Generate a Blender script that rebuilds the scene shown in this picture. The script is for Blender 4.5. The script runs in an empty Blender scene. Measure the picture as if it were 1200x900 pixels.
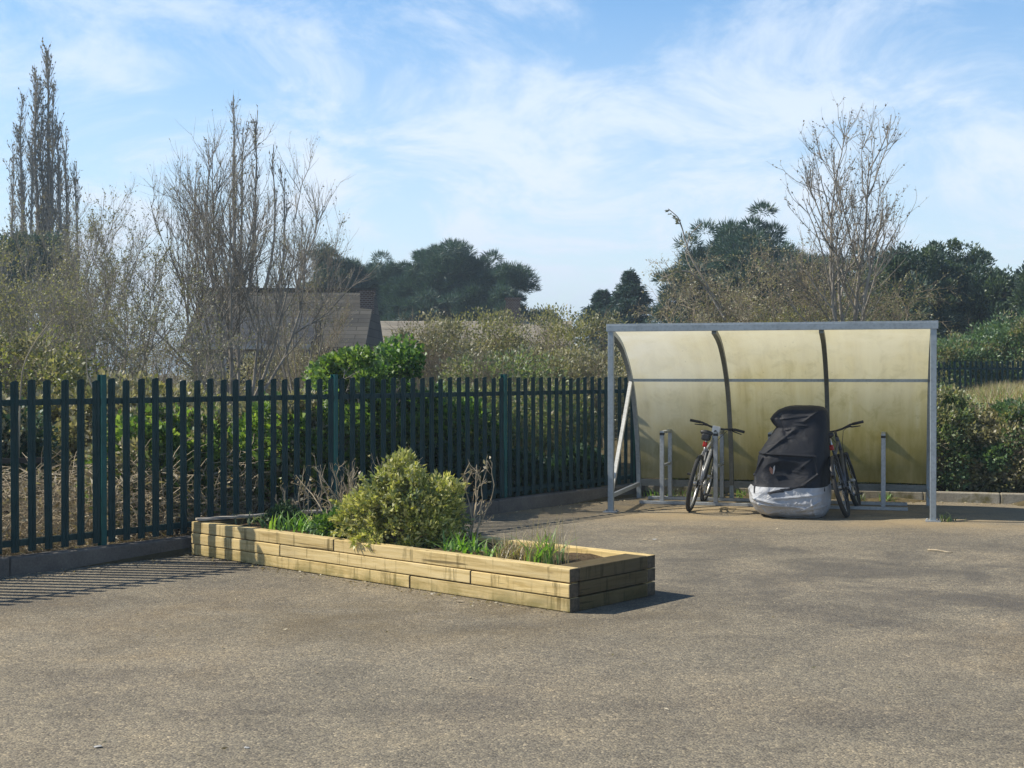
import bpy, math, random
import numpy as np
from mathutils import Vector, Matrix, noise as mnoise

# ------------------------------------------------------------------ camera, light, exposure
scene = bpy.context.scene
COL = scene.collection
R = math.radians

cam_data = bpy.data.cameras.new("camera")
cam = bpy.data.objects.new("camera", cam_data)
COL.objects.link(cam)
cam.location = (0, 0, 1.62)
cam.rotation_euler = (R(90 - 0.48), 0, 0)
cam_data.lens = 46.8
cam_data.sensor_width = 36
cam_data.clip_start = 0.05
cam_data.clip_end = 6000
scene.camera = cam

SUN_EL = 44.5
SUN_AZ = (-0.992, 0.125)          # towards the sun, in plan
_n = math.hypot(*SUN_AZ)
SUN_AZ = (SUN_AZ[0] / _n, SUN_AZ[1] / _n)

world = bpy.data.worlds.new("World")
scene.world = world
world.use_nodes = True
wt = world.node_tree
wt.nodes.clear()


def wnode(t, **k):
    n = wt.nodes.new(t)
    for a, b in k.items():
        setattr(n, a, b)
    return n


sky = wnode("ShaderNodeTexSky")
sky.sky_type = 'NISHITA'
sky.sun_disc = False
sky.sun_elevation = R(SUN_EL)
sky.sun_rotation = math.atan2(SUN_AZ[0], SUN_AZ[1])
sky.air_density = 1.0
sky.dust_density = 0.3
sky.ozone_density = 1.6
# thin cloud: a noise laid on a far flat layer of air
tc = wnode("ShaderNodeTexCoord")
sep = wnode("ShaderNodeSeparateXYZ")
wt.links.new(tc.outputs['Generated'], sep.inputs[0])
zc = wnode("ShaderNodeMath", operation='ADD'); zc.inputs[1].default_value = 0.42
zm = wnode("ShaderNodeMath", operation='MAXIMUM'); zm.inputs[1].default_value = 0.0
wt.links.new(sep.outputs[2], zm.inputs[0]); wt.links.new(zm.outputs[0], zc.inputs[0])
dx = wnode("ShaderNodeMath", operation='DIVIDE'); dy = wnode("ShaderNodeMath", operation='DIVIDE')
wt.links.new(sep.outputs[0], dx.inputs[0]); wt.links.new(zc.outputs[0], dx.inputs[1])
wt.links.new(sep.outputs[1], dy.inputs[0]); wt.links.new(zc.outputs[0], dy.inputs[1])
cmb = wnode("ShaderNodeCombineXYZ")
wt.links.new(dx.outputs[0], cmb.inputs[0]); wt.links.new(dy.outputs[0], cmb.inputs[1])
mp = wnode("ShaderNodeMapping")
mp.inputs['Location'].default_value = (3.1, 1.7, 0)
mp.inputs['Rotation'].default_value = (0, 0, R(24))
mp.inputs['Scale'].default_value = (1.3, 1.55, 1)
wt.links.new(cmb.outputs[0], mp.inputs[0])
cn = wnode("ShaderNodeTexNoise")
cn.inputs['Scale'].default_value = 3.1
cn.inputs['Detail'].default_value = 9
cn.inputs['Roughness'].default_value = 0.66
cn.inputs['Distortion'].default_value = 0.55
wt.links.new(mp.outputs[0], cn.inputs['Vector'])
cr = wnode("ShaderNodeMapRange")
cr.inputs['From Min'].default_value = 0.39
cr.inputs['From Max'].default_value = 0.66
cr.inputs['To Min'].default_value = 0.17
cr.inputs['To Max'].default_value = 0.72
cr.interpolation_type = 'SMOOTHSTEP'
wt.links.new(cn.outputs['Fac'], cr.inputs['Value'])
# the layer is seen edge-on near the horizon, so it closes up there
hz = wnode("ShaderNodeMapRange")
hz.inputs['From Min'].default_value = 0.0
hz.inputs['From Max'].default_value = 0.27
hz.inputs['To Min'].default_value = 0.62
hz.inputs['To Max'].default_value = 0.0
wt.links.new(zm.outputs[0], hz.inputs['Value'])
mx = wnode("ShaderNodeMath", operation='MAXIMUM')
ad = wnode("ShaderNodeMath", operation='ADD', use_clamp=True)
wt.links.new(cr.outputs[0], ad.inputs[0]); wt.links.new(hz.outputs[0], ad.inputs[1])
mixc = wnode("ShaderNodeMix", data_type='RGBA')
# the cloud thins out overhead
ov = wnode("ShaderNodeMapRange")
ov.inputs['From Min'].default_value = 0.30
ov.inputs['From Max'].default_value = 0.62
ov.inputs['To Min'].default_value = 1.0
ov.inputs['To Max'].default_value = 0.12
wt.links.new(zm.outputs[0], ov.inputs['Value'])
om = wnode("ShaderNodeMath", operation='MULTIPLY')
wt.links.new(ad.outputs[0], om.inputs[0]); wt.links.new(ov.outputs[0], om.inputs[1])
wt.links.new(om.outputs[0], mixc.inputs['Factor'])
hs = wnode("ShaderNodeHueSaturation")
hs.inputs['Saturation'].default_value = 1.45
bv = wnode("ShaderNodeMapRange")
bv.inputs['From Min'].default_value = 0.26
bv.inputs['From Max'].default_value = 0.60
bv.inputs['To Min'].default_value = 1.42
bv.inputs['To Max'].default_value = 0.62
wt.links.new(zm.outputs[0], bv.inputs['Value'])
wt.links.new(bv.outputs[0], hs.inputs['Value'])
wt.links.new(sky.outputs[0], hs.inputs['Color'])
wt.links.new(hs.outputs[0], mixc.inputs['A'])
mixc.inputs['B'].default_value = (6.9, 7.75, 8.9, 1)
bg = wnode("ShaderNodeBackground")
bg.inputs['Strength'].default_value = 0.105
wt.links.new(mixc.outputs['Result'], bg.inputs['Color'])
wo = wnode("ShaderNodeOutputWorld")
wt.links.new(bg.outputs[0], wo.inputs['Surface'])

sun_d = bpy.data.lights.new("sun", 'SUN')
sun_d.energy = 5.0
sun_d.angle = R(0.55)
sun_d.color = (1.0, 0.915, 0.76)
sun = bpy.data.objects.new("sun", sun_d)
COL.objects.link(sun)
_ce = math.cos(R(SUN_EL))
sun.rotation_euler = Vector((-SUN_AZ[0] * _ce, -SUN_AZ[1] * _ce, -math.sin(R(SUN_EL)))).to_track_quat('-Z', 'Y').to_euler()
sun.location = (-30, 10, 30)

vs = scene.view_settings
vs.view_transform = 'Standard'
vs.look = 'None'
vs.exposure = 0.30
vs.gamma = 1.0
vs.use_curve_mapping = False
scene.cycles.use_denoising = True
scene.cycles.max_bounces = 8
scene.cycles.transparent_max_bounces = 8
scene.cycles.sample_clamp_indirect = 6

# ------------------------------------------------------------------ materials
class NT:
    def __init__(self, name):
        self.m = bpy.data.materials.new(name)
        self.m.use_nodes = True
        self.t = self.m.node_tree
        self.b = self.t.nodes['Principled BSDF']
        self.out = self.t.nodes['Material Output']
        self._tc = None

    def n(self, t, **k):
        x = self.t.nodes.new(t)
        for a, b in k.items():
            setattr(x, a, b)
        return x

    def l(self, a, b):
        self.t.links.new(a, b)

    def co(self, scale=(1, 1, 1), which='Object'):
        if self._tc is None:
            self._tc = self.n("ShaderNodeTexCoord")
        m = self.n("ShaderNodeMapping")
        m.inputs['Scale'].default_value = scale
        self.l(self._tc.outputs[which], m.inputs[0])
        return m.outputs[0]

    def noise(self, scale, detail=4, rough=0.55, vec=None, dist=0.0):
        x = self.n("ShaderNodeTexNoise")
        x.inputs['Scale'].default_value = scale
        x.inputs['Detail'].default_value = detail
        x.inputs['Roughness'].default_value = rough
        x.inputs['Distortion'].default_value = dist
        self.l(vec if vec is not None else self.co(), x.inputs['Vector'])
        return x.outputs['Fac']

    def voro(self, scale, vec=None, out='Color', feature='F1'):
        x = self.n("ShaderNodeTexVoronoi", feature=feature)
        x.inputs['Scale'].default_value = scale
        self.l(vec if vec is not None else self.co(), x.inputs['Vector'])
        return x.outputs[out]

    def ramp(self, fac, stops):
        x = self.n("ShaderNodeValToRGB")
        e = x.color_ramp.elements
        while len(e) < len(stops):
            e.new(0.5)
        for el, (p, c) in zip(e, stops):
            el.position = p
            el.color = (*c, 1) if len(c) == 3 else c
        self.l(fac, x.inputs[0])
        return x.outputs[0]

    def rng(self, v, a, b, c=0.0, d=1.0):
        x = self.n("ShaderNodeMapRange")
        for k, q in zip(('From Min', 'From Max', 'To Min', 'To Max'), (a, b, c, d)):
            x.inputs[k].default_value = q
        self.l(v, x.inputs['Value'])
        return x.outputs[0]

    def mix(self, fac, a, b, blend='MIX'):
        x = self.n("ShaderNodeMix", data_type='RGBA', blend_type=blend)
        for s, v in (('Factor', fac), ('A', a), ('B', b)):
            if isinstance(v, (int, float)):
                x.inputs[s].default_value = v
            elif isinstance(v, tuple):
                x.inputs[s].default_value = (*v, 1) if len(v) == 3 else v
            else:
                self.l(v, x.inputs[s])
        return x.outputs['Result']

    def math(self, op, a, b=0.0):
        x = self.n("ShaderNodeMath", operation=op)
        for i, v in enumerate((a, b)):
            if isinstance(v, (int, float)):
                x.inputs[i].default_value = v
            else:
                self.l(v, x.inputs[i])
        return x.outputs[0]

    def bump(self, h, strength=0.3, dist=0.01):
        x = self.n("ShaderNodeBump")
        x.inputs['Strength'].default_value = strength
        x.inputs['Distance'].default_value = dist
        self.l(h, x.inputs['Height'])
        self.l(x.outputs[0], self.b.inputs['Normal'])

    def set(self, color=None, rough=None, metal=None, spec=None):
        if color is not None:
            if isinstance(color, tuple):
                self.b.inputs['Base Color'].default_value = (*color, 1)
            else:
                self.l(color, self.b.inputs['Base Color'])
        if rough is not None:
            if isinstance(rough, (int, float)):
                self.b.inputs['Roughness'].default_value = rough
            else:
                self.l(rough, self.b.inputs['Roughness'])
        if metal is not None:
            self.b.inputs['Metallic'].default_value = metal
        if spec is not None:
            self.b.inputs['Specular IOR Level'].default_value = spec
        return self.m


def m_tarmac():
    k = NT("old_tarmac")
    big = k.noise(0.42, 5, 0.62, dist=0.6)
    mid = k.noise(2.3, 6, 0.65)
    base = k.ramp(big, [(0.30, (0.172, 0.156, 0.128)), (0.45, (0.215, 0.194, 0.157)), (0.60, (0.243, 0.214, 0.168)), (0.75, (0.222, 0.182, 0.128))])
    base = k.mix(0.55, base, k.ramp(mid, [(0.3, (0.62, 0.62, 0.63)), (0.5, (1, 1, 1)), (0.7, (1.25, 1.2, 1.1))]), 'MULTIPLY')
    st = k.voro(95)
    sv = k.n("ShaderNodeSeparateColor")
    k.l(st, sv.inputs[0])
    stone = k.ramp(sv.outputs[0], [(0.0, (0.50, 0.50, 0.52)), (0.35, (0.85, 0.85, 0.85)), (0.7, (1.1, 1.08, 1.02)), (0.93, (1.3, 1.25, 1.15)), (1.0, (2.0, 1.9, 1.7))])
    base = k.mix(0.85, base, stone, 'MULTIPLY')
    st2 = k.voro(33)
    sv2 = k.n("ShaderNodeSeparateColor")
    k.l(st2, sv2.inputs[0])
    grit = k.ramp(sv2.outputs[1], [(0.0, (0.72, 0.72, 0.74)), (0.5, (1, 1, 1)), (0.92, (1.1, 1.1, 1.05)), (0.97, (1.5, 1.45, 1.35))])
    base = k.mix(0.5, base, grit, 'MULTIPLY')
    # worn, darker bitumen showing where fines have washed off
    wx = k.co((0.48, 0.66, 1))
    wo_ = k.n("ShaderNodeVectorMath", operation='ADD')
    k.l(wx, wo_.inputs[0])
    wo_.inputs[1].default_value = (4.4, 7.3, 0)
    dk = k.noise(1.0, 5, 0.6, vec=wo_.outputs[0], dist=0.4)
    base = k.mix(1.0, base, k.ramp(dk, [(0.34, (0.80, 0.80, 0.82)), (0.42, (0.92, 0.92, 0.92)), (0.52, (1.05, 1.045, 1.03))]), 'MULTIPLY')
    def patch(cx, cy, rx, ry, a, b):
        vm = k.n("ShaderNodeMapping")
        vm.inputs['Location'].default_value = (-cx / rx, -cy / ry, 0)
        vm.inputs['Scale'].default_value = (1 / rx, 1 / ry, 1)
        k.co()
        k.l(k._tc.outputs['Object'], vm.inputs[0])
        ln = k.n("ShaderNodeVectorMath", operation='LENGTH')
        k.l(vm.outputs[0], ln.inputs[0])
        return k.math('MULTIPLY', k.rng(ln.outputs['Value'], 0.45, 1.15, 1, 0), k.rng(k.noise(1.15, 6, 0.66, dist=0.5), a, b, 0, 1))
    # darker patches before the shelter, brown moss film before the bed
    base = k.mix(k.math('MULTIPLY', patch(3.0, 10.6, 3.4, 3.4, 0.42, 0.60), 0.62), base, (0.080, 0.075, 0.070))
    base = k.mix(k.math('MULTIPLY', patch(5.2, 9.0, 2.6, 2.4, 0.42, 0.58), 0.55), base, (0.080, 0.075, 0.070))
    base = k.mix(k.math('MULTIPLY', patch(-0.4, 8.9, 2.2, 1.3, 0.36, 0.62), 0.50), base, (0.125, 0.095, 0.052))
    base = k.mix(k.math('MULTIPLY', patch(-3.2, 8.6, 2.0, 1.6, 0.40, 0.62), 0.40), base, (0.150, 0.110, 0.065))
    # pale silt washed out along the front of the shelter
    dt = k.n("ShaderNodeVectorMath", operation='DOT_PRODUCT')
    k.l(k.co(), dt.inputs[0])
    dt.inputs[1].default_value = (0.2737, 0.9618, 0)
    dd = k.math('SUBTRACT', dt.outputs['Value'], 0.2737 * 1.153 + 0.9618 * 15.5)
    band = k.math('MULTIPLY', k.rng(dd, -1.3, -0.25, 0, 1), k.rng(dd, 0.6, 2.0, 1, 0.35))
    silt = k.math('MULTIPLY', band, k.rng(k.noise(1.3, 5, 0.65), 0.36, 0.62, 0.1, 0.75))
    base = k.mix(silt, base, (0.36, 0.275, 0.16))
    k.set(base, 0.92, spec=0.25)
    d = k.voro(95, out='Distance')
    h = k.math('ADD', k.math('MULTIPLY', d, -0.9), k.math('MULTIPLY', k.noise(26, 3), 0.8))
    k.bump(h, 0.55, 0.008)
    return k.m


def m_soil(name, a, b, scale=8):
    k = NT(name)
    c = k.ramp(k.noise(scale, 7, 0.7), [(0.3, a), (0.7, b)])
    k.set(c, 0.95, spec=0.1)
    k.bump(k.noise(scale * 5, 5), 0.7, 0.03)
    return k.m


def m_concrete(name, a, b, moss=None):
    k = NT(name)
    c = k.ramp(k.noise(3.5, 7, 0.7), [(0.3, a), (0.7, b)])
    c = k.mix(0.5, c, k.ramp(k.noise(60, 3), [(0.35, (0.7, 0.7, 0.7)), (0.6, (1.15, 1.15, 1.15))]), 'MULTIPLY')
    if moss:
        c = k.mix(k.rng(k.noise(5, 6, 0.7), 0.5, 0.66), c, moss)
    k.set(c, 0.9, spec=0.2)
    k.bump(k.noise(40, 5), 0.4, 0.01)
    return k.m


def m_paint(name, col, rough=0.45, var=0.3):
    k = NT(name)
    c2 = tuple(x * (1 - var) for x in col)
    c = k.ramp(k.noise(6, 5, 0.6), [(0.35, c2), (0.65, col)])
    k.set(c, k.rng(k.noise(9, 4), 0.3, 0.7, rough - 0.1, rough + 0.15), spec=0.25)
    return k.m


def m_galv(name, col):
    k = NT(name)
    c = k.ramp(k.voro(28, out='Distance'), [(0.0, tuple(x * 0.8 for x in col)), (0.6, col)])
    c = k.mix(0.5, c, k.ramp(k.noise(4, 6, 0.7), [(0.35, (0.72, 0.72, 0.70)), (0.6, (1.08, 1.08, 1.08))]), 'MULTIPLY')
    k.set(c, 0.48, metal=0.35, spec=0.4)
    return k.m


def m_wood(name, tone=1.0):
    k = NT(name)
    oi = k.n("ShaderNodeObjectInfo")
    off = k.n("ShaderNodeVectorMath", operation='ADD')
    k.l(k.co(), off.inputs[0])
    rv = k.n("ShaderNodeCombineXYZ")
    k.l(k.math('MULTIPLY', oi.outputs['Random'], 37.0), rv.inputs[0])
    k.l(k.math('MULTIPLY', oi.outputs['Random'], 11.0), rv.inputs[2])
    k.l(rv.outputs[0], off.inputs[1])

    def v(sc):
        m = k.n("ShaderNodeMapping")
        m.inputs['Scale'].default_value = sc
        k.l(off.outputs[0], m.inputs[0])
        return m.outputs[0]
    grain = k.noise(1.0, 6, 0.65, vec=v((2.2, 34, 34)), dist=0.8)
    c = k.ramp(grain, [(0.28, (0.40 * tone, 0.29 * tone, 0.12 * tone)), (0.48, (0.60 * tone, 0.47 * tone, 0.235 * tone)), (0.70, (0.70 * tone, 0.57 * tone, 0.32 * tone))])
    # grey weathering in long patches
    w = k.noise(1.0, 5, 0.6, vec=v((1.6, 6, 6)))
    c = k.mix(k.rng(w, 0.52, 0.74, 0, 0.55), c, (0.36 * min(1, tone * 1.3), 0.31 * min(1, tone * 1.3), 0.22 * min(1, tone * 1.3)))
    # green-brown algae drips running down the face
    dr = k.noise(1.0, 6, 0.72, vec=v((13, 13, 1.2)))
    tq = min(1.0, tone * 1.3)
    c = k.mix(k.rng(dr, 0.55, 0.66, 0, 0.72), c, (0.115 * tq, 0.09 * tq, 0.03 * tq))
    ck = k.noise(1.0, 4, 0.6, vec=v((0.9, 60, 26)))
    c = k.mix(k.rng(ck, 0.635, 0.67, 0, 0.75), c, (0.10 * tq, 0.075 * tq, 0.035 * tq))
    kn = k.voro(1.0, vec=v((2.6, 9, 9)), out='Distance')
    c = k.mix(k.rng(kn, 0.03, 0.11, 0.75, 0), c, (0.17, 0.10, 0.04))
    tint = k.ramp(oi.outputs['Random'], [(0, (0.86, 0.84, 0.80)), (0.5, (1, 1, 1)), (1, (1.06, 1.02, 0.92))])
    c = k.mix(1.0, c, tint, 'MULTIPLY')
    # soil splash and algae low on the bed
    geo = k.n("ShaderNodeNewGeometry")
    sp = k.n("ShaderNodeSeparateXYZ")
    k.l(geo.outputs['Position'], sp.inputs[0])
    lowf = k.math('MULTIPLY', k.rng(sp.outputs[2], 0.0, 0.13, 1.0, 0.0), k.rng(k.noise(5, 5, 0.7), 0.36, 0.6, 0, 0.8))
    c = k.mix(lowf, c, (0.17 * tq, 0.155 * tq, 0.05 * tq))
    k.set(c, 0.8, spec=0.2)
    k.bump(grain, 0.35, 0.006)
    return k.m


def m_grp():
    k = NT("weathered_grp_sheet")
    v1 = k.co((9, 0.25, 0.7))
    st = k.noise(1.0, 6, 0.62, vec=v1)
    c = k.ramp(st, [(0.25, (0.42, 0.33, 0.10)), (0.43, (0.60, 0.50, 0.20)), (0.60, (0.69, 0.60, 0.28)), (0.78, (0.78, 0.72, 0.46))])
    blot = k.noise(1.6, 5, 0.6, vec=k.co((1, 0.4, 0.7)), dist=0.5)
    c = k.mix(k.rng(blot, 0.38, 0.62, 0, 0.6), c, (0.66, 0.61, 0.40))
    b2 = k.noise(4.5, 5, 0.7, vec=k.co((1, 0.4, 0.8)), dist=0.6)
    c = k.mix(k.rng(b2, 0.50, 0.66, 0, 0.6), c, (0.36, 0.30, 0.085))
    sp = k.n("ShaderNodeSeparateXYZ")
    k.l(k.co(), sp.inputs[0])
    low = k.rng(sp.outputs[2], 0.15, 1.7, 1.0, 0.0)
    alg = k.math('MULTIPLY', low, k.rng(k.noise(1.0, 6, 0.65, vec=k.co((6, 0.3, 1.4))), 0.30, 0.62, 0.30, 1.0))
    c = k.mix(alg, c, (0.32, 0.26, 0.05))
    top = k.rng(sp.outputs[2], 0.9, 2.1, 0.0, 0.8)
    c = k.mix(k.math('MULTIPLY', top, k.rng(k.noise(1.1, 4, 0.6), 0.3, 0.6, 0.5, 1.0)), c, (0.84, 0.81, 0.63))
    lf = k.rng(sp.outputs[0], 0.0, 1.5, 1.0, 0.0)
    c = k.mix(k.math('MULTIPLY', k.math('MULTIPLY', lf, k.rng(sp.outputs[2], 0.6, 2.0, 0.15, 0.8)), k.rng(k.noise(2.0, 5, 0.65), 0.3, 0.6, 0.4, 1.0)), c, (0.86, 0.86, 0.78))
    spots = k.voro(5.5, out='Distance')
    c = k.mix(k.rng(spots, 0.02, 0.07, 0.35, 0), c, (0.16, 0.15, 0.08))
    di = k.n("ShaderNodeBsdfDiffuse")
    tr = k.n("ShaderNodeBsdfTranslucent")
    gl = k.n("ShaderNodeBsdfGlossy")
    gl.inputs['Roughness'].default_value = 0.42
    k.l(c, di.inputs['Color']); k.l(c, tr.inputs['Color'])
    a = k.n("ShaderNodeMixShader"); a.inputs[0].default_value = 0.60
    k.l(di.outputs[0], a.inputs[1]); k.l(tr.outputs[0], a.inputs[2])
    b = k.n("ShaderNodeMixShader"); b.inputs[0].default_value = 0.04
    k.l(a.outputs[0], b.inputs[1]); k.l(gl.outputs[0], b.inputs[2])
    k.l(b.outputs[0], k.out.inputs['Surface'])
    return k.m


def m_leaf(name, cols, trans=0.35, rough=0.55, gloss=0.06):
    """cols: list of colours, each leaf takes one between them"""
    k = NT(name)
    geo = k.n("ShaderNodeNewGeometry")
    rnd = geo.outputs['Random Per Island']
    n = len(cols)
    c = k.ramp(rnd, [(i / max(1, n - 1), q) for i, q in enumerate(cols)])
    # clumps of older and younger growth
    cl = k.noise(2.2, 3, 0.6)
    c = k.mix(0.7, c, k.ramp(cl, [(0.33, (0.66, 0.68, 0.70)), (0.5, (1, 1, 1)), (0.68, (1.3, 1.25, 1.05))]), 'MULTIPLY')
    di = k.n("ShaderNodeBsdfDiffuse"); tr = k.n("ShaderNodeBsdfTranslucent"); gl = k.n("ShaderNodeBsdfGlossy")
    gl.inputs['Roughness'].default_value = rough
    gl.inputs['Color'].default_value = (0.9, 0.95, 1, 1)
    k.l(c, di.inputs['Color'])
    k.l(k.mix(1.0, c, (1.1, 1.15, 0.6), 'MULTIPLY'), tr.inputs['Color'])
    a = k.n("ShaderNodeMixShader"); a.inputs[0].default_value = trans
    k.l(di.outputs[0], a.inputs[1]); k.l(tr.outputs[0], a.inputs[2])
    b = k.n("ShaderNodeMixShader"); b.inputs[0].default_value = gloss
    k.l(a.outputs[0], b.inputs[1]); k.l(gl.outputs[0], b.inputs[2])
    k.l(b.outputs[0], k.out.inputs['Surface'])
    return k.m


def m_bark(name, a, b):
    k = NT(name)
    c = k.ramp(k.noise(9, 6, 0.7, vec=k.co((1, 1, 0.35))), [(0.3, a), (0.7, b)])
    k.set(c, 0.9, spec=0.15)
    return k.m


def m_plain(name, col, rough=0.5, metal=0.0, spec=0.5, var=0.15, scale=14):
    k = NT(name)
    c = k.ramp(k.noise(scale, 4), [(0.3, tuple(x * (1 - var) for x in col)), (0.7, tuple(min(1, x * (1 + var)) for x in col))])
    return k.set(c, rough, metal, spec)


def m_tarp(name, col, rough, scale=3.5, bump=0.5):
    k = NT(name)
    c = k.ramp(k.noise(5, 5), [(0.3, tuple(x * 0.8 for x in col)), (0.7, tuple(x * 1.2 for x in col))])
    k.set(c, rough, spec=0.28)
    k.bump(k.noise(scale, 4, 0.6, vec=k.co((1, 1, 1.4)), dist=1.5), bump, 0.05)
    return k.m


def m_tiles(name, a, b):
    k = NT(name)
    br = k.n("ShaderNodeTexBrick")
    br.inputs['Color1'].default_value = (*a, 1)
    br.inputs['Color2'].default_value = (*b, 1)
    br.inputs['Mortar'].default_value = tuple(x * 0.30 for x in a) + (1,)
    br.inputs['Scale'].default_value = 1.0
    br.inputs['Mortar Size'].default_value = 0.014
    br.inputs['Mortar Smooth'].default_value = 0.6
    br.inputs['Brick Width'].default_value = 1.9
    br.inputs['Row Height'].default_value = 0.24
    k.l(k.co(which='UV'), br.inputs['Vector'])
    c = k.mix(0.6, br.outputs['Color'], k.ramp(k.noise(1.1, 6, 0.7), [(0.3, (0.5, 0.5, 0.48)), (0.65, (1.35, 1.32, 1.2))]), 'MULTIPLY')
    k.set(c, 0.85, spec=0.2)
    return k.m


def m_brick(name, a, b):
    k = NT(name)
    br = k.n("ShaderNodeTexBrick")
    br.inputs['Color1'].default_value = (*a, 1)
    br.inputs['Color2'].default_value = (*b, 1)
    br.inputs['Mortar'].default_value = (0.35, 0.33, 0.3, 1)
    br.inputs['Scale'].default_value = 4.4
    mp_ = k.n("ShaderNodeMapping")
    mp_.inputs['Rotation'].default_value = (R(90), 0, 0)
    tc_ = k.n("ShaderNodeTexCoord")
    k.l(tc_.outputs['Object'], mp_.inputs[0])
    k.l(mp_.outputs[0], br.inputs['Vector'])
    k.set(br.outputs['Color'], 0.9, spec=0.2)
    return k.m


M = dict(
    tarmac=m_tarmac(),
    ground=m_soil("rough_ground", (0.07, 0.055, 0.03), (0.16, 0.13, 0.07), 2.5),
    soil=m_soil("bed_soil", (0.05, 0.035, 0.02), (0.17, 0.125, 0.075), 14),
    kerb=m_concrete("kerb_concrete", (0.095, 0.09, 0.085), (0.18, 0.17, 0.155)),
    kerb_rear=m_concrete("rear_kerb_concrete", (0.26, 0.235, 0.19), (0.44, 0.40, 0.32), (0.17, 0.15, 0.07)),
    fence=m_paint("green_fence_paint", (0.009, 0.042, 0.046), 0.5),
    post=m_paint("green_post_paint", (0.014, 0.105, 0.105), 0.40),
    galv=m_galv("galvanised_steel", (0.42, 0.45, 0.48)),
    steel=m_galv("grey_painted_steel", (0.34, 0.39, 0.43)),
    brace=m_galv("sunlit_brace_steel", (0.66, 0.66, 0.64)),  # brighter copy of the steel, sun on the near brace put into the colour
    rib=m_galv("dull_rib_steel", (0.20, 0.21, 0.20)),
    grp=m_grp(),
    wood=m_wood("pressure_treated_pine", 1.12),
    wood_end=m_wood("shaded_pine", 0.20),  # same pine darkened, shade on the bed's ends put into the colour
    endgrain=m_plain("shaded_end_grain", (0.085, 0.068, 0.045), 0.9, var=0.45, scale=40),  # darker end grain, with the end face's shade added to its colour
    oldwood=m_plain("grey_weathered_board", (0.34, 0.31, 0.27), 0.9, var=0.35, scale=20),
    tyre=m_plain("tyre_rubber", (0.018, 0.018, 0.018), 0.8),
    black=m_plain("black_plastic", (0.02, 0.02, 0.022), 0.5),
    alloy=m_plain("brushed_alloy", (0.50, 0.51, 0.52), 0.35, 0.7),
    frame_grey=m_plain("silver_grey_frame_paint", (0.30, 0.31, 0.33), 0.35, 0.3),
    frame_dark=m_plain("dark_blue_grey_frame_paint", (0.075, 0.085, 0.11), 0.4, 0.2),
    white=m_plain("white_plastic", (0.72, 0.72, 0.72), 0.5),
    red=m_plain("red_reflector", (0.42, 0.02, 0.015), 0.25),
    tarp=m_tarp("black_tarpaulin", (0.0085, 0.0105, 0.0175), 0.66, 3.5, 0.3),
    silver=m_tarp("silver_tarpaulin", (0.38, 0.40, 0.44), 0.45, 4.0, 0.7),
    patch=m_plain("faded_patch", (0.20, 0.10, 0.075), 0.6, var=0.5, scale=30),
    tile=m_tiles("grey_roof_tile", (0.060, 0.060, 0.060), (0.092, 0.090, 0.087)),
    tile_dark=m_tiles("slate_roof", (0.048, 0.055, 0.070), (0.066, 0.072, 0.086)),
    tile_pale=m_tiles("pale_roof_tile", (0.24, 0.22, 0.19), (0.30, 0.27, 0.23)),
    render=m_concrete("house_render", (0.20, 0.18, 0.155), (0.28, 0.255, 0.22)),
    brick=m_brick("brown_brick", (0.085, 0.055, 0.045), (0.12, 0.075, 0.058)),
    upvc=m_plain("white_fascia", (0.42, 0.42, 0.41), 0.5),
    darkglass=m_plain("dark_window_glass", (0.02, 0.025, 0.03), 0.1, spec=0.6),
    bark=m_bark("grey_bark", (0.17, 0.155, 0.135), (0.40, 0.37, 0.325)),
    bark_dark=m_bark("dark_bark", (0.05, 0.04, 0.032), (0.14, 0.115, 0.09)),
    bark_pale=m_bark("pale_bark", (0.18, 0.15, 0.11), (0.42, 0.36, 0.27)),  # paler bark tone of the scrub, thorns and privets
    deadstem=m_bark("dead_stem", (0.25, 0.20, 0.14), (0.58, 0.50, 0.37)),
)
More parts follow.
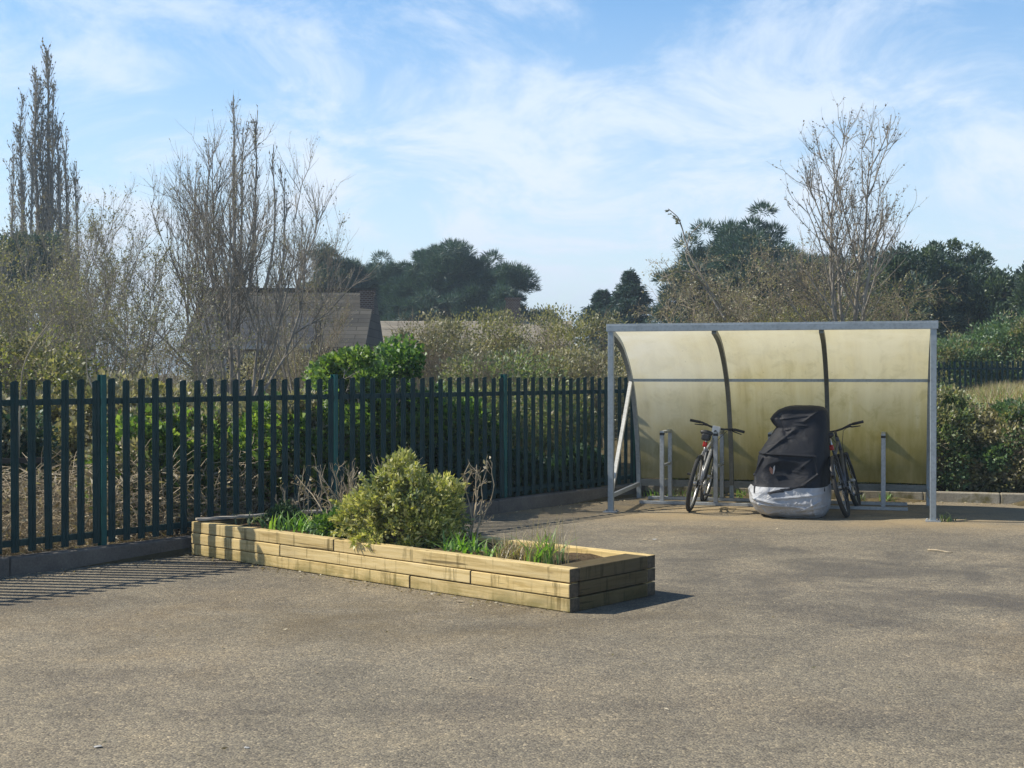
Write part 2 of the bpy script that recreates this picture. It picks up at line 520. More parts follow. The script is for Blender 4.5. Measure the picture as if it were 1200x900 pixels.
LEAF = dict(
    pine=m_leaf("pine_needles", [(0.024, 0.062, 0.056), (0.044, 0.098, 0.078), (0.080, 0.145, 0.10)], 0.25),
    spruce=m_leaf("spruce_needles", [(0.016, 0.046, 0.038), (0.030, 0.080, 0.058), (0.050, 0.110, 0.070)], 0.2),
    holm=m_leaf("dark_evergreen_leaf", [(0.026, 0.062, 0.052), (0.048, 0.095, 0.068), (0.095, 0.145, 0.092)], 0.3, gloss=0.05),
    holmlit=m_leaf("evergreen_leaf", [(0.045, 0.085, 0.048), (0.085, 0.14, 0.070), (0.14, 0.19, 0.095)], 0.3, gloss=0.05),
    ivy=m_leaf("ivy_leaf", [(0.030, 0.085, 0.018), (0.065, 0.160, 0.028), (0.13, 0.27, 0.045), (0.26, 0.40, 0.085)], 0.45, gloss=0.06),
    ivylit=m_leaf("sunlit_ivy_leaf", [(0.055, 0.12, 0.022), (0.12, 0.22, 0.035), (0.22, 0.35, 0.06), (0.36, 0.47, 0.13)], 0.5, gloss=0.06),  # brighter copy of the ivy leaf, sunlight painted into its colours
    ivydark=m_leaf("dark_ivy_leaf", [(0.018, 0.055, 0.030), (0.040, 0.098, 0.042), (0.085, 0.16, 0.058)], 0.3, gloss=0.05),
    privet=m_leaf("privet_leaf", [(0.085, 0.14, 0.055), (0.18, 0.245, 0.095), (0.30, 0.35, 0.16)], 0.5),
    bright=m_leaf("bright_hedge_leaf", [(0.065, 0.135, 0.055), (0.11, 0.20, 0.085), (0.20, 0.29, 0.13)], 0.4),
    scrub=m_leaf("olive_scrub_leaf", [(0.15, 0.165, 0.075), (0.25, 0.255, 0.115), (0.36, 0.35, 0.18), (0.30, 0.26, 0.17)], 0.45),
    tan=m_leaf("dry_tan_leaf", [(0.20, 0.18, 0.12), (0.32, 0.29, 0.19), (0.46, 0.42, 0.30), (0.24, 0.25, 0.14)], 0.35),
    sallow=m_leaf("grey_green_bud", [(0.15, 0.155, 0.10), (0.23, 0.225, 0.145), (0.31, 0.30, 0.20)], 0.35),
    bud=m_leaf("brown_bud", [(0.15, 0.125, 0.095), (0.22, 0.185, 0.145), (0.30, 0.255, 0.20)], 0.25),
    yellow=m_leaf("yellow_green_bramble_leaf", [(0.13, 0.16, 0.045), (0.22, 0.25, 0.080), (0.34, 0.34, 0.14)], 0.45),
    gold=m_leaf("variegated_leaf", [(0.17, 0.22, 0.040), (0.38, 0.40, 0.085), (0.60, 0.59, 0.18), (0.74, 0.70, 0.36), (0.24, 0.30, 0.065)], 0.4, gloss=0.06),
    lime=m_leaf("fresh_green_blade", [(0.08, 0.20, 0.025), (0.17, 0.36, 0.045), (0.32, 0.52, 0.09)], 0.5),
    straw=m_leaf("straw_blade", [(0.28, 0.21, 0.11), (0.42, 0.34, 0.19), (0.55, 0.47, 0.29)], 0.35),
    dry=m_leaf("dead_bracken", [(0.15, 0.11, 0.065), (0.27, 0.21, 0.13), (0.42, 0.35, 0.23), (0.56, 0.49, 0.35)], 0.3),
    blossom=m_leaf("pale_blossom", [(0.55, 0.50, 0.40), (0.68, 0.63, 0.52)], 0.3),
)

# ------------------------------------------------------------------ mesh helpers
def link(o, parent=None):
    COL.objects.link(o)
    if parent is not None:
        o.parent = parent
    return o


def tag(o, label=None, cat=None, group=None, kind=None):
    if label: o['label'] = label
    if cat: o['category'] = cat
    if group: o['group'] = group
    if kind: o['kind'] = kind
    return o


def empty(name, loc=(0, 0, 0), rz=0.0, label=None, cat=None, group=None):
    o = bpy.data.objects.new(name, None)
    o.empty_display_size = 0.2
    COL.objects.link(o)
    o.location = loc
    o.rotation_euler = (0, 0, rz)
    return tag(o, label, cat, group)


def copy_tree(o, parent=None):
    c = o.copy()
    COL.objects.link(c)
    if parent is not None:
        c.parent = parent
    for ch in list(o.children):
        copy_tree(ch, c)
    return c


class MB:
    """hand-made meshes: boxes, prisms, tubes, discs collected into one mesh"""
    def __init__(self):
        self.v = []; self.f = []; self.s = []

    def add(self, vs, fs, smooth=False):
        b = len(self.v)
        self.v += [tuple(v) for v in vs]
        self.f += [tuple(b + i for i in f) for f in fs]
        self.s += [smooth] * len(fs)
        return self

    def box(self, c, size, rot=None):
        hx, hy, hz = (s / 2 for s in size)
        vs = [Vector((x, y, z)) for z in (-hz, hz) for y in (-hy, hy) for x in (-hx, hx)]
        if rot is not None:
            vs = [rot @ v for v in vs]
        c = Vector(c)
        return self.add([v + c for v in vs], [(0, 2, 3, 1), (4, 5, 7, 6), (0, 1, 5, 4), (2, 6, 7, 3), (0, 4, 6, 2), (1, 3, 7, 5)])

    def bar(self, a, b, w, h, up=(0, 0, 1)):
        """rectangular bar from a to b, w across, h along up"""
        a = Vector(a); b = Vector(b)
        x = (b - a).normalized()
        up = Vector(up)
        y = up.cross(x)
        if y.length < 1e-4:
            y = Vector((0, 1, 0)).cross(x)
        y.normalize()
        z = x.cross(y)
        return self.box((a + b) / 2, ((b - a).length, w, h), Matrix((x, y, z)).transposed())

    def tube(self, pts, r, n=8, caps=True, smooth=True):
        pts = [Vector(p) for p in pts]
        if isinstance(r, (int, float)):
            r = [r] * len(pts)
        rings = []
        prev = None
        for i, p in enumerate(pts):
            t = (pts[min(i + 1, len(pts) - 1)] - pts[max(i - 1, 0)]).normalized()
            if prev is None:
                ref = Vector((0, 0, 1)) if abs(t.z) < 0.9 else Vector((1, 0, 0))
                u = t.cross(ref).normalized()
            else:
                u = (prev - t * prev.dot(t)).normalized()
            prev = u
            w = t.cross(u)
            rings.append([p + (u * math.cos(2 * math.pi * j / n) + w * math.sin(2 * math.pi * j / n)) * r[i] for j in range(n)])
        vs = [v for ring in rings for v in ring]
        fs = [(i * n + j, i * n + (j + 1) % n, (i + 1) * n + (j + 1) % n, (i + 1) * n + j) for i in range(len(pts) - 1) for j in range(n)]
        self.add(vs, fs, smooth)
        if caps:
            b = len(self.v) - len(vs)
            self.f += [tuple(b + j for j in reversed(range(n))), tuple(b + (len(pts) - 1) * n + j for j in range(n))]
            self.s += [False, False]
        return self

    def torus(self, c, axis, R_, r, n=40, m=8, sx=1.0):
        c = Vector(c); ax = Vector(axis).normalized()
        u = ax.orthogonal().normalized(); w = ax.cross(u)
        vs = []
        for i in range(n):
            a = 2 * math.pi * i / n
            d = u * math.cos(a) + w * math.sin(a)
            for j in range(m):
                b = 2 * math.pi * j / m
                vs.append(c + d * (R_ + r * math.cos(b)) + ax * (r * sx * math.sin(b)))
        fs = [(i * m + j, ((i + 1) % n) * m + j, ((i + 1) % n) * m + (j + 1) % m, i * m + (j + 1) % m) for i in range(n) for j in range(m)]
        return self.add(vs, fs, True)

    def prism(self, poly, z0, z1):
        n = len(poly)
        vs = [(x, y, z0) for x, y in poly] + [(x, y, z1) for x, y in poly]
        fs = [tuple(reversed(range(n))), tuple(range(n, 2 * n))] + [(i, (i + 1) % n, n + (i + 1) % n, n + i) for i in range(n)]
        return self.add(vs, fs)

    def build(self, name, mat, parent=None, bevel=0.0, loc=None, rz=None):
        me = bpy.data.meshes.new(name)
        me.from_pydata(self.v, [], self.f)
        me.polygons.foreach_set('use_smooth', self.s)
        me.materials.append(mat)
        me.update()
        o = bpy.data.objects.new(name, me)
        link(o, parent)
        if loc is not None: o.location = loc
        if rz is not None: o.rotation_euler = (0, 0, rz)
        if bevel:
            b = o.modifiers.new("bevel", 'BEVEL')
            b.width = bevel; b.segments = 2; b.limit_method = 'ANGLE'
        return o


def quads_obj(name, V, F, mat, parent=None, smooth=False):
    me = bpy.data.meshes.new(name)
    V = np.asarray(V, np.float32).reshape(-1, 3)
    F = np.asarray(F, np.int32).reshape(-1, 4)
    me.vertices.add(len(V)); me.vertices.foreach_set('co', V.ravel())
    me.loops.add(F.size); me.loops.foreach_set('vertex_index', F.ravel())
    me.polygons.add(len(F))
    me.polygons.foreach_set('loop_start', np.arange(0, F.size, 4, dtype=np.int32))
    if smooth:
        me.polygons.foreach_set('use_smooth', np.ones(len(F), bool))
    me.materials.append(mat)
    me.update(calc_edges=True)
    o = bpy.data.objects.new(name, me)
    return link(o, parent)


def norm(a):
    return a / np.maximum(np.linalg.norm(a, axis=-1, keepdims=True), 1e-9)


def tubes(P, Rr, sides=4):
    """P (N,S,3) centre lines, Rr (N,S) radii -> quads"""
    N, S, _ = P.shape
    T = np.gradient(P, axis=1)
    T = norm(T)
    ref = np.zeros((N, 1, 3)); ref[..., 0] = 1
    steep = np.abs(T[:, :1, 0]) > 0.8
    ref[steep] = (0, 1, 0)
    U = norm(np.cross(T, np.broadcast_to(ref, T.shape)))
    W = np.cross(T, U)
    a = np.arange(sides) * 2 * np.pi / sides
    ring = P[:, :, None] + Rr[:, :, None, None] * (U[:, :, None] * np.cos(a)[None, None, :, None] + W[:, :, None] * np.sin(a)[None, None, :, None])
    V = ring.reshape(-1, 3)
    idx = np.arange(N * S * sides).reshape(N, S, sides)
    a0 = idx[:, :-1, :]; a1 = np.roll(a0, -1, axis=2)
    b0 = idx[:, 1:, :]; b1 = np.roll(b0, -1, axis=2)
    return V, np.stack([a0, a1, b1, b0], -1).reshape(-1, 4)


def join(parts):
    Vs, Fs, o = [], [], 0
    for V, F in parts:
        Vs.append(V); Fs.append(F + o); o += len(V)
    return np.concatenate(Vs), np.concatenate(Fs)


def sprout(rng, P, n, length, ang, trop, rad, segs=4, wob=0.12, tmin=0.2, tmax=1.0, fall=0.4, tip=0.35, out=None):
    """n branches growing off the centre lines P"""
    N, S, _ = P.shape
    seglen = np.linalg.norm(P[:, 1:] - P[:, :-1], axis=2).sum(1)
    i = rng.choice(N, n, p=seglen / seglen.sum())
    t = tmin + (tmax - tmin) * rng.random(n)
    f = np.minimum(t * (S - 1), S - 1.001)
    k = f.astype(int); fr = (f - k)[:, None]
    p = P[i, k] * (1 - fr) + P[i, k + 1] * fr
    tan = norm(P[i, k + 1] - P[i, k])
    perp = norm(np.cross(tan, rng.normal(size=(n, 3))))
    a = np.radians(ang) * rng.uniform(0.65, 1.35, n)[:, None]
    d = tan * np.cos(a) + perp * np.sin(a)
    L = (length * rng.uniform(0.55, 1.25, n) * (1 - fall * t))[:, None]
    pts = [p]
    for s in range(segs):
        d = d + rng.normal(0, wob, (n, 3))
        d[:, 2] += trop
        if out is not None:
            d = d + out
        d = norm(d)
        p = p + d * L / segs
        pts.append(p)
    Q = np.stack(pts, 1)
    r0 = rad * rng.uniform(0.75, 1.25, n) * (1 - 0.3 * t)
    return Q, r0[:, None] * np.linspace(1, tip, segs + 1)[None]


def on_lines(rng, P, n, tmin=0.2):
    N, S, _ = P.shape
    i = rng.integers(0, N, n)
    f = np.minimum((tmin + (1 - tmin) * rng.random(n)) * (S - 1), S - 1.001)
    k = f.astype(int); fr = (f - k)[:, None]
    return P[i, k] * (1 - fr) + P[i, k + 1] * fr, norm(P[i, k + 1] - P[i, k])


def leaves(rng, p, d, L, W, fold=0.25, lvar=0.45):
    """one folded diamond per leaf, made of two quads' worth of outline: base, side, tip, side"""
    n = len(p)
    d = norm(d)
    s = norm(np.cross(d, rng.normal(size=(n, 3))))
    up = np.cross(s, d)
    l = (L * rng.uniform(1 - lvar, 1 + lvar, n))[:, None]
    w = (W * rng.uniform(1 - lvar, 1 + lvar, n))[:, None] * 0.5
    mid = p + d * l * 0.45 + up * w * fold * 2
    V = np.stack([p, mid + s * w, p + d * l, mid - s * w], 1).reshape(-1, 3)
    return V, np.arange(4 * n).reshape(n, 4)


def blades(rng, p, L, W, lean=0.5, segs=3, lvar=0.4, az=None):
    """curved grass blades"""
    n = len(p)
    a = rng.uniform(0, 2 * np.pi, n) if az is None else az
    o = np.stack([np.cos(a), np.sin(a), np.zeros(n)], 1)
    s = np.stack([-np.sin(a), np.cos(a), np.zeros(n)], 1)
    l = (L * rng.uniform(1 - lvar, 1 + lvar, n))[:, None]
    le = (lean * rng.uniform(0.2, 1.3, n))[:, None]
    rows = []
    for k in range(segs + 1):
        t = k / segs
        c = p + np.array([0, 0, 1]) * l * (t - 0.35 * le * t * t) + o * l * le * t * t
        w = W * (1 - 0.92 * t ** 1.6) * 0.5
        rows += [c - s * w, c + s * w]
    V = np.stack(rows, 1)
    m = 2 * (segs + 1)
    base = (np.arange(n) * m)[:, None, None]
    q = np.array([[2 * k, 2 * k + 1, 2 * k + 3, 2 * k + 2] for k in range(segs)])[None]
    return V.reshape(-1, 3), (base + q).reshape(-1, 4)


def unit(rng, n, zmin=-1.0):
    z = rng.uniform(zmin, 1, n)
    a = rng.uniform(0, 2 * np.pi, n)
    r = np.sqrt(np.maximum(0, 1 - z * z))
    return np.stack([r * np.cos(a), r * np.sin(a), z], 1)


def clumps(rng, c, rad, nc, cr, nl, zmin=-0.35, inner=0.55, flat=0.8, out=1.0, up=0.25, jit=0.6):
    """leaf points and directions: nc clumps through an ellipsoid, nl leaves in each"""
    u = unit(rng, nc, zmin)
    rr = inner + (1 - inner) * np.sqrt(rng.random(nc))
    cc = np.asarray(c) + u * np.asarray(rad) * rr[:, None]
    s = cr * rng.uniform(0.55, 1.35, nc)
    k = np.repeat(np.arange(nc), nl)
    v = unit(rng, nc * nl)
    p = cc[k] + v * (s[k] * np.cbrt(rng.random(nc * nl)))[:, None] * np.array([1, 1, flat])
    d = v * out + u[k] * 0.5 * out + rng.normal(0, jit, (nc * nl, 3))
    d[:, 2] += up
    return p, norm(d)


# ------------------------------------------------------------------ layout (metres; camera at the origin looking along +Y)
def pt(px, py, Y):
    """metres for something seen at px, py in the photo and Y metres away"""
    return Vector(((px - 600) / 1560 * Y, Y, 1.62 + (437 - py) / 1560 * Y))


F0 = Vector((-4.05, 10.53))            # a point on the face of the kerb below the fence
FD = Vector((0.631, 0.776)).normalized()
FN = Vector((-FD.y, FD.x))              # away from the yard
SL = Vector((1.153, 15.5))              # foot of the shelter's near post
SA = Vector((0.962, -0.2737)).normalized()
SB = Vector((-SA.y, SA.x))
REAR = 2.28                             # kerb face behind the shelter's front line
S_ANG = math.atan2(SA.y, SA.x)


def shelt(s, d, z=0.0):
    q = SL + SA * s + SB * d
    return Vector((q.x, q.y, z))


def fen(t, off, z=0.0):
    q = F0 + FD * t + FN * off
    return Vector((q.x, q.y, z))


# where the two kerbs meet
_den = FD.dot(SB)
T_CORNER = (REAR - (F0 - SL).dot(SB)) / _den
S_CORNER = (F0 + FD * T_CORNER - SL).dot(SA)


def smooth(x, a, b):
    t = min(1, max(0, (x - a) / (b - a)))
    return t * t * (3 - 2 * t)


def terrain(x, y):
    p = Vector((x, y))
    s1 = (p - F0).dot(FN)
    s2 = (p - SL).dot(SB) - REAR
    along = (p - SL).dot(SA)
    o = max(s1, s2)
    z = -0.05 + 0.15 * smooth(o, 0.03, 0.12)
    if s2 > 0 and along > 2:
        z += 1.12 * smooth(s2, 0.5, 2.3) * smooth(along, 2.2, 5.0) * (1 - 0.6 * smooth(s2, 9, 30))
    if s1 > 0:
        z += 0.55 * smooth(s1, 1.0, 6.0) * (1 - smooth(along, 0, 3))
    far = smooth(math.hypot(x, y), 25, 60)
    z = z * (1 - far) + 0.5 * far
    return z


# ------------------------------------------------------------------ ground, yard surface, kerbs
def make_ground():
    xs = np.concatenate([[-2900, -1200, -500, -200, -90, -50, -35], np.arange(-26, 26.1, 0.5), [35, 50, 90, 200, 500, 1200, 2900]])
    ys = np.concatenate([[-2900, -800, -200, -60, -20], np.arange(-5, 46.1, 0.5), [55, 75, 120, 250, 600, 1500, 2900]])
    vs = [(x, y, terrain(x, y)) for y in ys for x in xs]
    n = len(xs)
    fs = [(j * n + i, j * n + i + 1, (j + 1) * n + i + 1, (j + 1) * n + i) for j in range(len(ys) - 1) for i in range(n - 1)]
    m = MB()
    m.add(vs, fs, True)
    o = m.build("ground", M['ground'])
    tag(o, "rough brown earth beyond the kerbs", kind='structure')


make_ground()


def make_yard():
    c = fen(T_CORNER, 0)
    p1 = fen(T_CORNER - 45, 0)
    p2 = shelt(S_CORNER + 40, REAR)
    poly = [(c.x, c.y), (p1.x, p1.y), (p1.x, -30), (p2.x, -30), (p2.x, p2.y)]
    m = MB()
    n = len(poly)
    m.add([(x, y, 0.0) for x, y in poly], [tuple(range(n))])
    o = m.build("yard_surface", M['tarmac'])
    tag(o, "worn brown-grey tarmac of the yard", kind='structure')


make_yard()


def make_kerb(name, start, direction, normal, length, seg, h, w, mat, rng, label):
    root = empty(name, (0, 0, 0))
    tag(root, label, kind='structure')
    x = 0.0
    while x < length:
        L = min(seg, length - x)
        a = start + direction * (x + L / 2) + normal * (w / 2)
        m = MB()
        m.box((0, 0, h / 2 - 0.06), (L - 0.006, w, h + 0.12))
        m.build("kerb_stone", mat, root, bevel=0.016, loc=(a.x, a.y, rng.uniform(-0.006, 0.006)),
                rz=math.atan2(direction.y, direction.x) + rng.uniform(-0.004, 0.004))
        x += L


_r = random.Random(3)
PL_END = 0.0
make_kerb("kerb_under_fence", F0 + FD * (T_CORNER - 18.3), FD, FN, 18.3, 3.05, 0.15, 0.13, M['kerb'], _r, "dark concrete kerb strip along the foot of the fence")
make_kerb("kerb_behind_shelter", SL + SA * (S_CORNER - 0.13) + SB * REAR, SA, SB, 16, 0.915, 0.125, 0.125, M['kerb_rear'], _r, "mossy pale concrete kerb below the hedge behind the shelter")

# ------------------------------------------------------------------ palisade fence
def pale_mesh(m, base, x, y, z0, z1, rng):
    prof = [(-0.036, 0.0), (-0.024, 0.013), (-0.009, 0.016), (0.0, 0.009), (0.009, 0.016), (0.024, 0.013), (0.036, 0.0)]
    th = 0.003
    tops = [z1 - 0.014, z1 - 0.004, z1 - 0.001, z1, z1 - 0.001, z1 - 0.004, z1 - 0.014]
    lean = rng.gauss(0, 0.006)
    vs = []
    n = len(prof)
    for (u, w), tz in zip(prof, tops):
        for zz, k in ((z0, 0), (tz, 1)):
            p = base + x * (u + lean * k) + y * w
            q = base + x * (u + lean * k) + y * (w - th)
            vs += [(p.x, p.y, zz), (q.x, q.y, zz)]
    fs = []
    for i in range(n - 1):
        a, b = i * 4, (i + 1) * 4
        fs += [(a, b, b + 2, a + 2), (a + 1, a + 3, b + 3, b + 1), (a + 2, b + 2, b + 3, a + 3), (a, a + 1, b + 1, b)]
    fs += [(0, 2, 3, 1), (4 * n - 4, 4 * n - 3, 4 * n - 1, 4 * n - 2)]
    m.add(vs, fs)


def make_fence():
    rng = random.Random(11)
    root = empty("palisade_fence", fen(0, 0.10, 0.1), 0,
                 "dark green steel palisade fence with upright pales along the planted edge of the yard", "fence")
    inv = Matrix.Translation(-root.location)
    x = Vector((FD.x, FD.y, 0)); y = Vector((-FN.x, -FN.y, 0))
    bay = 2.715
    t_first = 1.03
    k0 = -3
    posts = []
    for k in range(k0, 5):
        t = t_first + bay * k
        if t > T_CORNER:
            break
        posts.append(t)
    posts.append(T_CORNER + 0.02)

    def put(m, name, mat, bevel=0):
        m.v = [tuple(inv @ Vector(v)) for v in m.v]
        return m.build(name, mat, root, bevel)
    for t in posts:
        b = fen(t, 0.155)
        m = MB()
        # H-section post: two flanges and a web
        rot = Matrix((x, y, Vector((0, 0, 1)))).transposed()
        for oo in (-0.027, 0.027):
            m.box(b + y * oo + Vector((0, 0, 0.82)), (0.052, 0.006, 1.57), rot)
        m.box(b + Vector((0, 0, 0.818)), (0.006, 0.047, 1.566), rot)
        put(m, "fence_post", M['post'])
    for a, b in zip(posts[:-1], posts[1:]):
        for zr in (0.235, 1.375):
            m = MB()
            A = fen(a + 0.034, 0.135, zr); B = fen(b - 0.034, 0.135, zr)
            m.bar(A, B, 0.006, 0.045)
            m.bar(A + Vector((FN.x, FN.y, 0)) * 0.022 + Vector((0, 0, 0.0255)), B + Vector((FN.x, FN.y, 0)) * 0.022 + Vector((0, 0, 0.0255)), 0.045, 0.005)
            put(m, "fence_rail", M['fence'])
        m = MB()
        n = max(2, int(round((b - a) / 0.1505)))
        for i in range(n):
            t = a + (b - a) * (i + 0.5) / n
            pale_mesh(m, fen(t, 0.125), x, y, 0.165, 1.565 + rng.uniform(-0.012, 0.012), rng)
        put(m, "pale_panel", M['fence'])


make_fence()

# ------------------------------------------------------------------ timber planter
PN = Vector((0.391, 8.95))
PU = Vector((-0.748, 0.664)).normalized()
PV = Vector((PU.y, -PU.x))
if PV.y < 0:
    PV = -PV
PLEN, PWID, PH = 4.34, 0.99, 0.30


def plan(s, w, z=0.0):
    q = PN + PU * s + PV * w
    return Vector((q.x, q.y, z))


def make_planter():
    rng = random.Random(5)
    root = empty("raised_planter", plan(PLEN / 2, PWID / 2, 0), math.atan2(PU.y, PU.x),
                 "long raised bed of stacked pale timber sleepers standing out from the fence", "planter")
    hl, hw, th = PLEN / 2, PWID / 2, 0.10
    ch = PH / 3

    def sleeper(x0, x1, y0, y1, lvl, mat='wood'):
        m = MB()
        along = (x1 - x0) > (y1 - y0)
        L = (x1 - x0) if along else (y1 - y0)
        W = (y1 - y0) if along else (x1 - x0)
        nx = 8
        j = rng.uniform(-0.003, 0.003)
        m.box((0, 0, 0), (L - 0.008, W, ch - 0.007))
        o = m.build("sleeper", M[mat], root, bevel=0.006,
                    loc=((x0 + x1) / 2, (y0 + y1) / 2 + j, ch * (lvl + 0.5) + rng.uniform(-0.002, 0.002)),
                    rz=(0 if along else R(90)) + rng.uniform(-0.0015, 0.0015))
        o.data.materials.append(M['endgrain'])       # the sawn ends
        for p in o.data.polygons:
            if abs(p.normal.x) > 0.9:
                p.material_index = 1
    # PV may lie on either side of local y: the viewer's long face
    side = 1 if PV.dot(Vector((-PU.y, PU.x))) > 0 else -1
    for lvl in range(3):
        # the long walls run through, the ends butt between them
        through = True
        a, b = (-hl, hl) if through else (-hl + 0.2, hl - 0.2)
        for yy in (-1, 1):
            y0, y1 = (-hw, -hw + th) if yy == -1 else (hw - th, hw)
            cuts = {0: [a, -0.62, b], 1: [a, -1.25, 0.92, b], 2: [a, 0.25, b]}[lvl]
            for q0, q1 in zip(cuts[:-1], cuts[1:]):
                sleeper(q0, q1, y0, y1, lvl)
        e = hw - th if through else hw
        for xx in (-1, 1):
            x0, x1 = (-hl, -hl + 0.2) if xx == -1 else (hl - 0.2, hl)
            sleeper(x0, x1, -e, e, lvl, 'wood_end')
    # soil with an uneven top
    nx, ny = 60, 14
    vs, fs = [], []
    for j in range(ny + 1):
        for i in range(nx + 1):
            x = -hl + 0.198 + (2 * hl - 0.396) * i / nx
            y = -hw + th - 0.002 + (2 * hw - 2 * th + 0.004) * j / ny
            vs.append((x, y, 0.258 + 0.03 * mnoise.noise(Vector((x * 3, y * 3, 1))) + 0.015 * mnoise.noise(Vector((x * 11, y * 11, 4)))))
    for j in range(ny):
        for i in range(nx):
            k = j * (nx + 1) + i
            fs.append((k, k + 1, k + nx + 2, k + nx + 1))
    m = MB(); m.add(vs, fs, True)
    m.build("soil", M['soil'], root)


make_planter()


def make_plank():
    root_loc = plan(PLEN - 0.06, 0.02, PH + 0.004)
    m = MB()
    e = plan(PLEN - 0.42, PWID + 0.15) - plan(PLEN - 0.06, 0.02)
    m.bar((0, 0, 0.014), (e.x, e.y, 0.030), 0.10, 0.020)
    o = m.build("weathered_board", M['oldwood'], loc=root_loc, bevel=0.003)
    tag(o, "grey weathered board lying across the fence end of the timber bed", "board")


make_plank()

# ------------------------------------------------------------------ cycle shelter
PROFILE = [(0.0, 2.125), (0.15, 2.10), (0.40, 2.045), (0.62, 1.97), (0.83, 1.865), (1.05, 1.725), (1.27, 1.54), (1.44, 1.33), (1.58, 1.07), (1.70, 0.78), (1.78, 0.50), (1.82, 0.20)]


def prof_at(z):
    for (d0, z0), (d1, z1) in zip(PROFILE[:-1], PROFILE[1:]):
        if z1 <= z <= z0:
            t = (z0 - z) / (z0 - z1)
            return d0 + (d1 - d0) * t
    return PROFILE[-1][0]


def spline(pts, sub=5):
    out = []
    P = [Vector((a, b, 0)) for a, b in pts]
    P = [P[0] * 2 - P[1]] + P + [P[-1] * 2 - P[-2]]
    for i in range(1, len(P) - 2):
        for k in range(sub):
            t = k / sub
            a, b, c, d = P[i - 1], P[i], P[i + 1], P[i + 2]
            q = 0.5 * ((2 * b) + (c - a) * t + (2 * a - 5 * b + 4 * c - d) * t * t + (3 * b - a - 3 * c + d) * t ** 3)
            out.append((q.x, q.y))
    out.append(pts[-1])
    return out


SW = 3.58


def make_shelter():
    root = empty("cycle_shelter", (SL.x, SL.y, 0), S_ANG,
                 "open cycle shelter of grey steel with a curved yellowed translucent back", "cycle shelter")
    # local: x along the front, y to the back
    curve = spline(PROFILE)
    for x in (0.0, SW):
        m = MB()
        m.box((x, 0, 1.06), (0.066, 0.066, 2.115))
        m.build("front_post", M['steel'], root, bevel=0.006)
        m = MB()
        m.box((x, 0, 0.006), (0.16, 0.15, 0.012))
        for ax in (-0.058, 0.058):
            m.tube([(x + ax, 0.045, 0.012), (x + ax, 0.045, 0.026)], 0.009, 6)
        m.build("base_plate", M['galv'], root)
    m = MB()
    m.box((SW / 2, 0, 2.152), (SW + 0.10, 0.075, 0.072))
    m.box((SW / 2, -0.040, 2.135), (SW + 0.096, 0.008, 0.075))
    m.build("roof_beam", M['steel'], root, bevel=0.005)
    ribs = [0.0, SW / 3, 2 * SW / 3, SW]
    for x in ribs:
        m = MB()
        w = 0.026
        hh = 0.030
        vs, fs = [], []
        for i, (d, z) in enumerate(curve):
            j0, j1 = max(0, i - 1), min(len(curve) - 1, i + 1)
            t = Vector((curve[j1][0] - curve[j0][0], curve[j1][1] - curve[j0][1])).normalized()
            nn = Vector((t.y, -t.x))          # towards the front and below
            for sx, sn in ((-1, 0.004), (1, 0.004), (1, hh * 2), (-1, hh * 2)):
                vs.append((x + sx * w, d + nn.x * sn, z + nn.y * sn))
        n = len(curve)
        for i in range(n - 1):
            for k in range(4):
                fs.append((i * 4 + k, i * 4 + (k + 1) % 4, (i + 1) * 4 + (k + 1) % 4, (i + 1) * 4 + k))
        fs += [(3, 2, 1, 0), tuple((n - 1) * 4 + k for k in range(4))]
        m.add(vs, fs, False)
        m.build("curved_rib", M['rib'] if 0 < x < SW else M['steel'], root)
        m = MB()
        m.box((x, 1.80, 0.105), (0.055, 0.055, 0.21))
        m.build("rear_foot", M['steel'], root, bevel=0.004)
    # clear sheets, two to a bay, held by the ribs
    zmid = 1.54
    up = [(d, z) for d, z in curve if z >= zmid - 0.01]
    lo = [(d, z) for d, z in curve if z <= zmid + 0.01 and z > 0.24]
    for a, b in zip(ribs[:-1], ribs[1:]):
        for part in (up, lo):
            vs, fs = [], []
            nx = 10
            for (d, z) in part:
                for i in range(nx + 1):
                    xx = a + 0.004 + (b - a - 0.008) * i / nx
                    bul = 0.006 * math.sin(math.pi * i / nx)
                    vs.append((xx, d + bul * 0.6, z + bul))
            for r in range(len(part) - 1):
                for i in range(nx):
                    k = r * (nx + 1) + i
                    fs.append((k, k + 1, k + nx + 2, k + nx + 1))
            m = MB(); m.add(vs, fs, True)
            m.build("roof_sheet" if part is up else "back_sheet", M['grp'], root)
    m = MB()
    dm = prof_at(zmid)
    for a, b in zip(ribs[:-1], ribs[1:]):
        m.box(((a + b) / 2, dm - 0.030, zmid - 0.012), (b - a - 0.054, 0.03, 0.036))
    m.build("middle_rail", M['steel'], root)
    m = MB()
    for a, b in zip(ribs[:-1], ribs[1:]):
        m.box(((a + b) / 2, 1.798, 0.205), (b - a - 0.056, 0.04, 0.085))
    m.build("bottom_rail", M['rib'], root)
    for x, sgn in ((0.0, 1), (SW, -1)):
        m = MB()
        m.bar((x, 0.034, 0.185), (x, 1.772, 0.185), 0.036, 0.045)
        m.build("side_rail", M['galv'], root)
        m = MB()
        m.bar((x + 0.002, prof_at(1.53) - 0.07, 1.50), (x + 0.002, 0.04, 0.235), 0.040, 0.052, up=(0, 1, 0.6))
        m.build("side_brace", M['brace'] if x == 0 else M['steel'], root)


make_shelter()

# ------------------------------------------------------------------ cycle rack
HOOPS = [0.42, 1.08, 1.735, 2.39, 3.05]


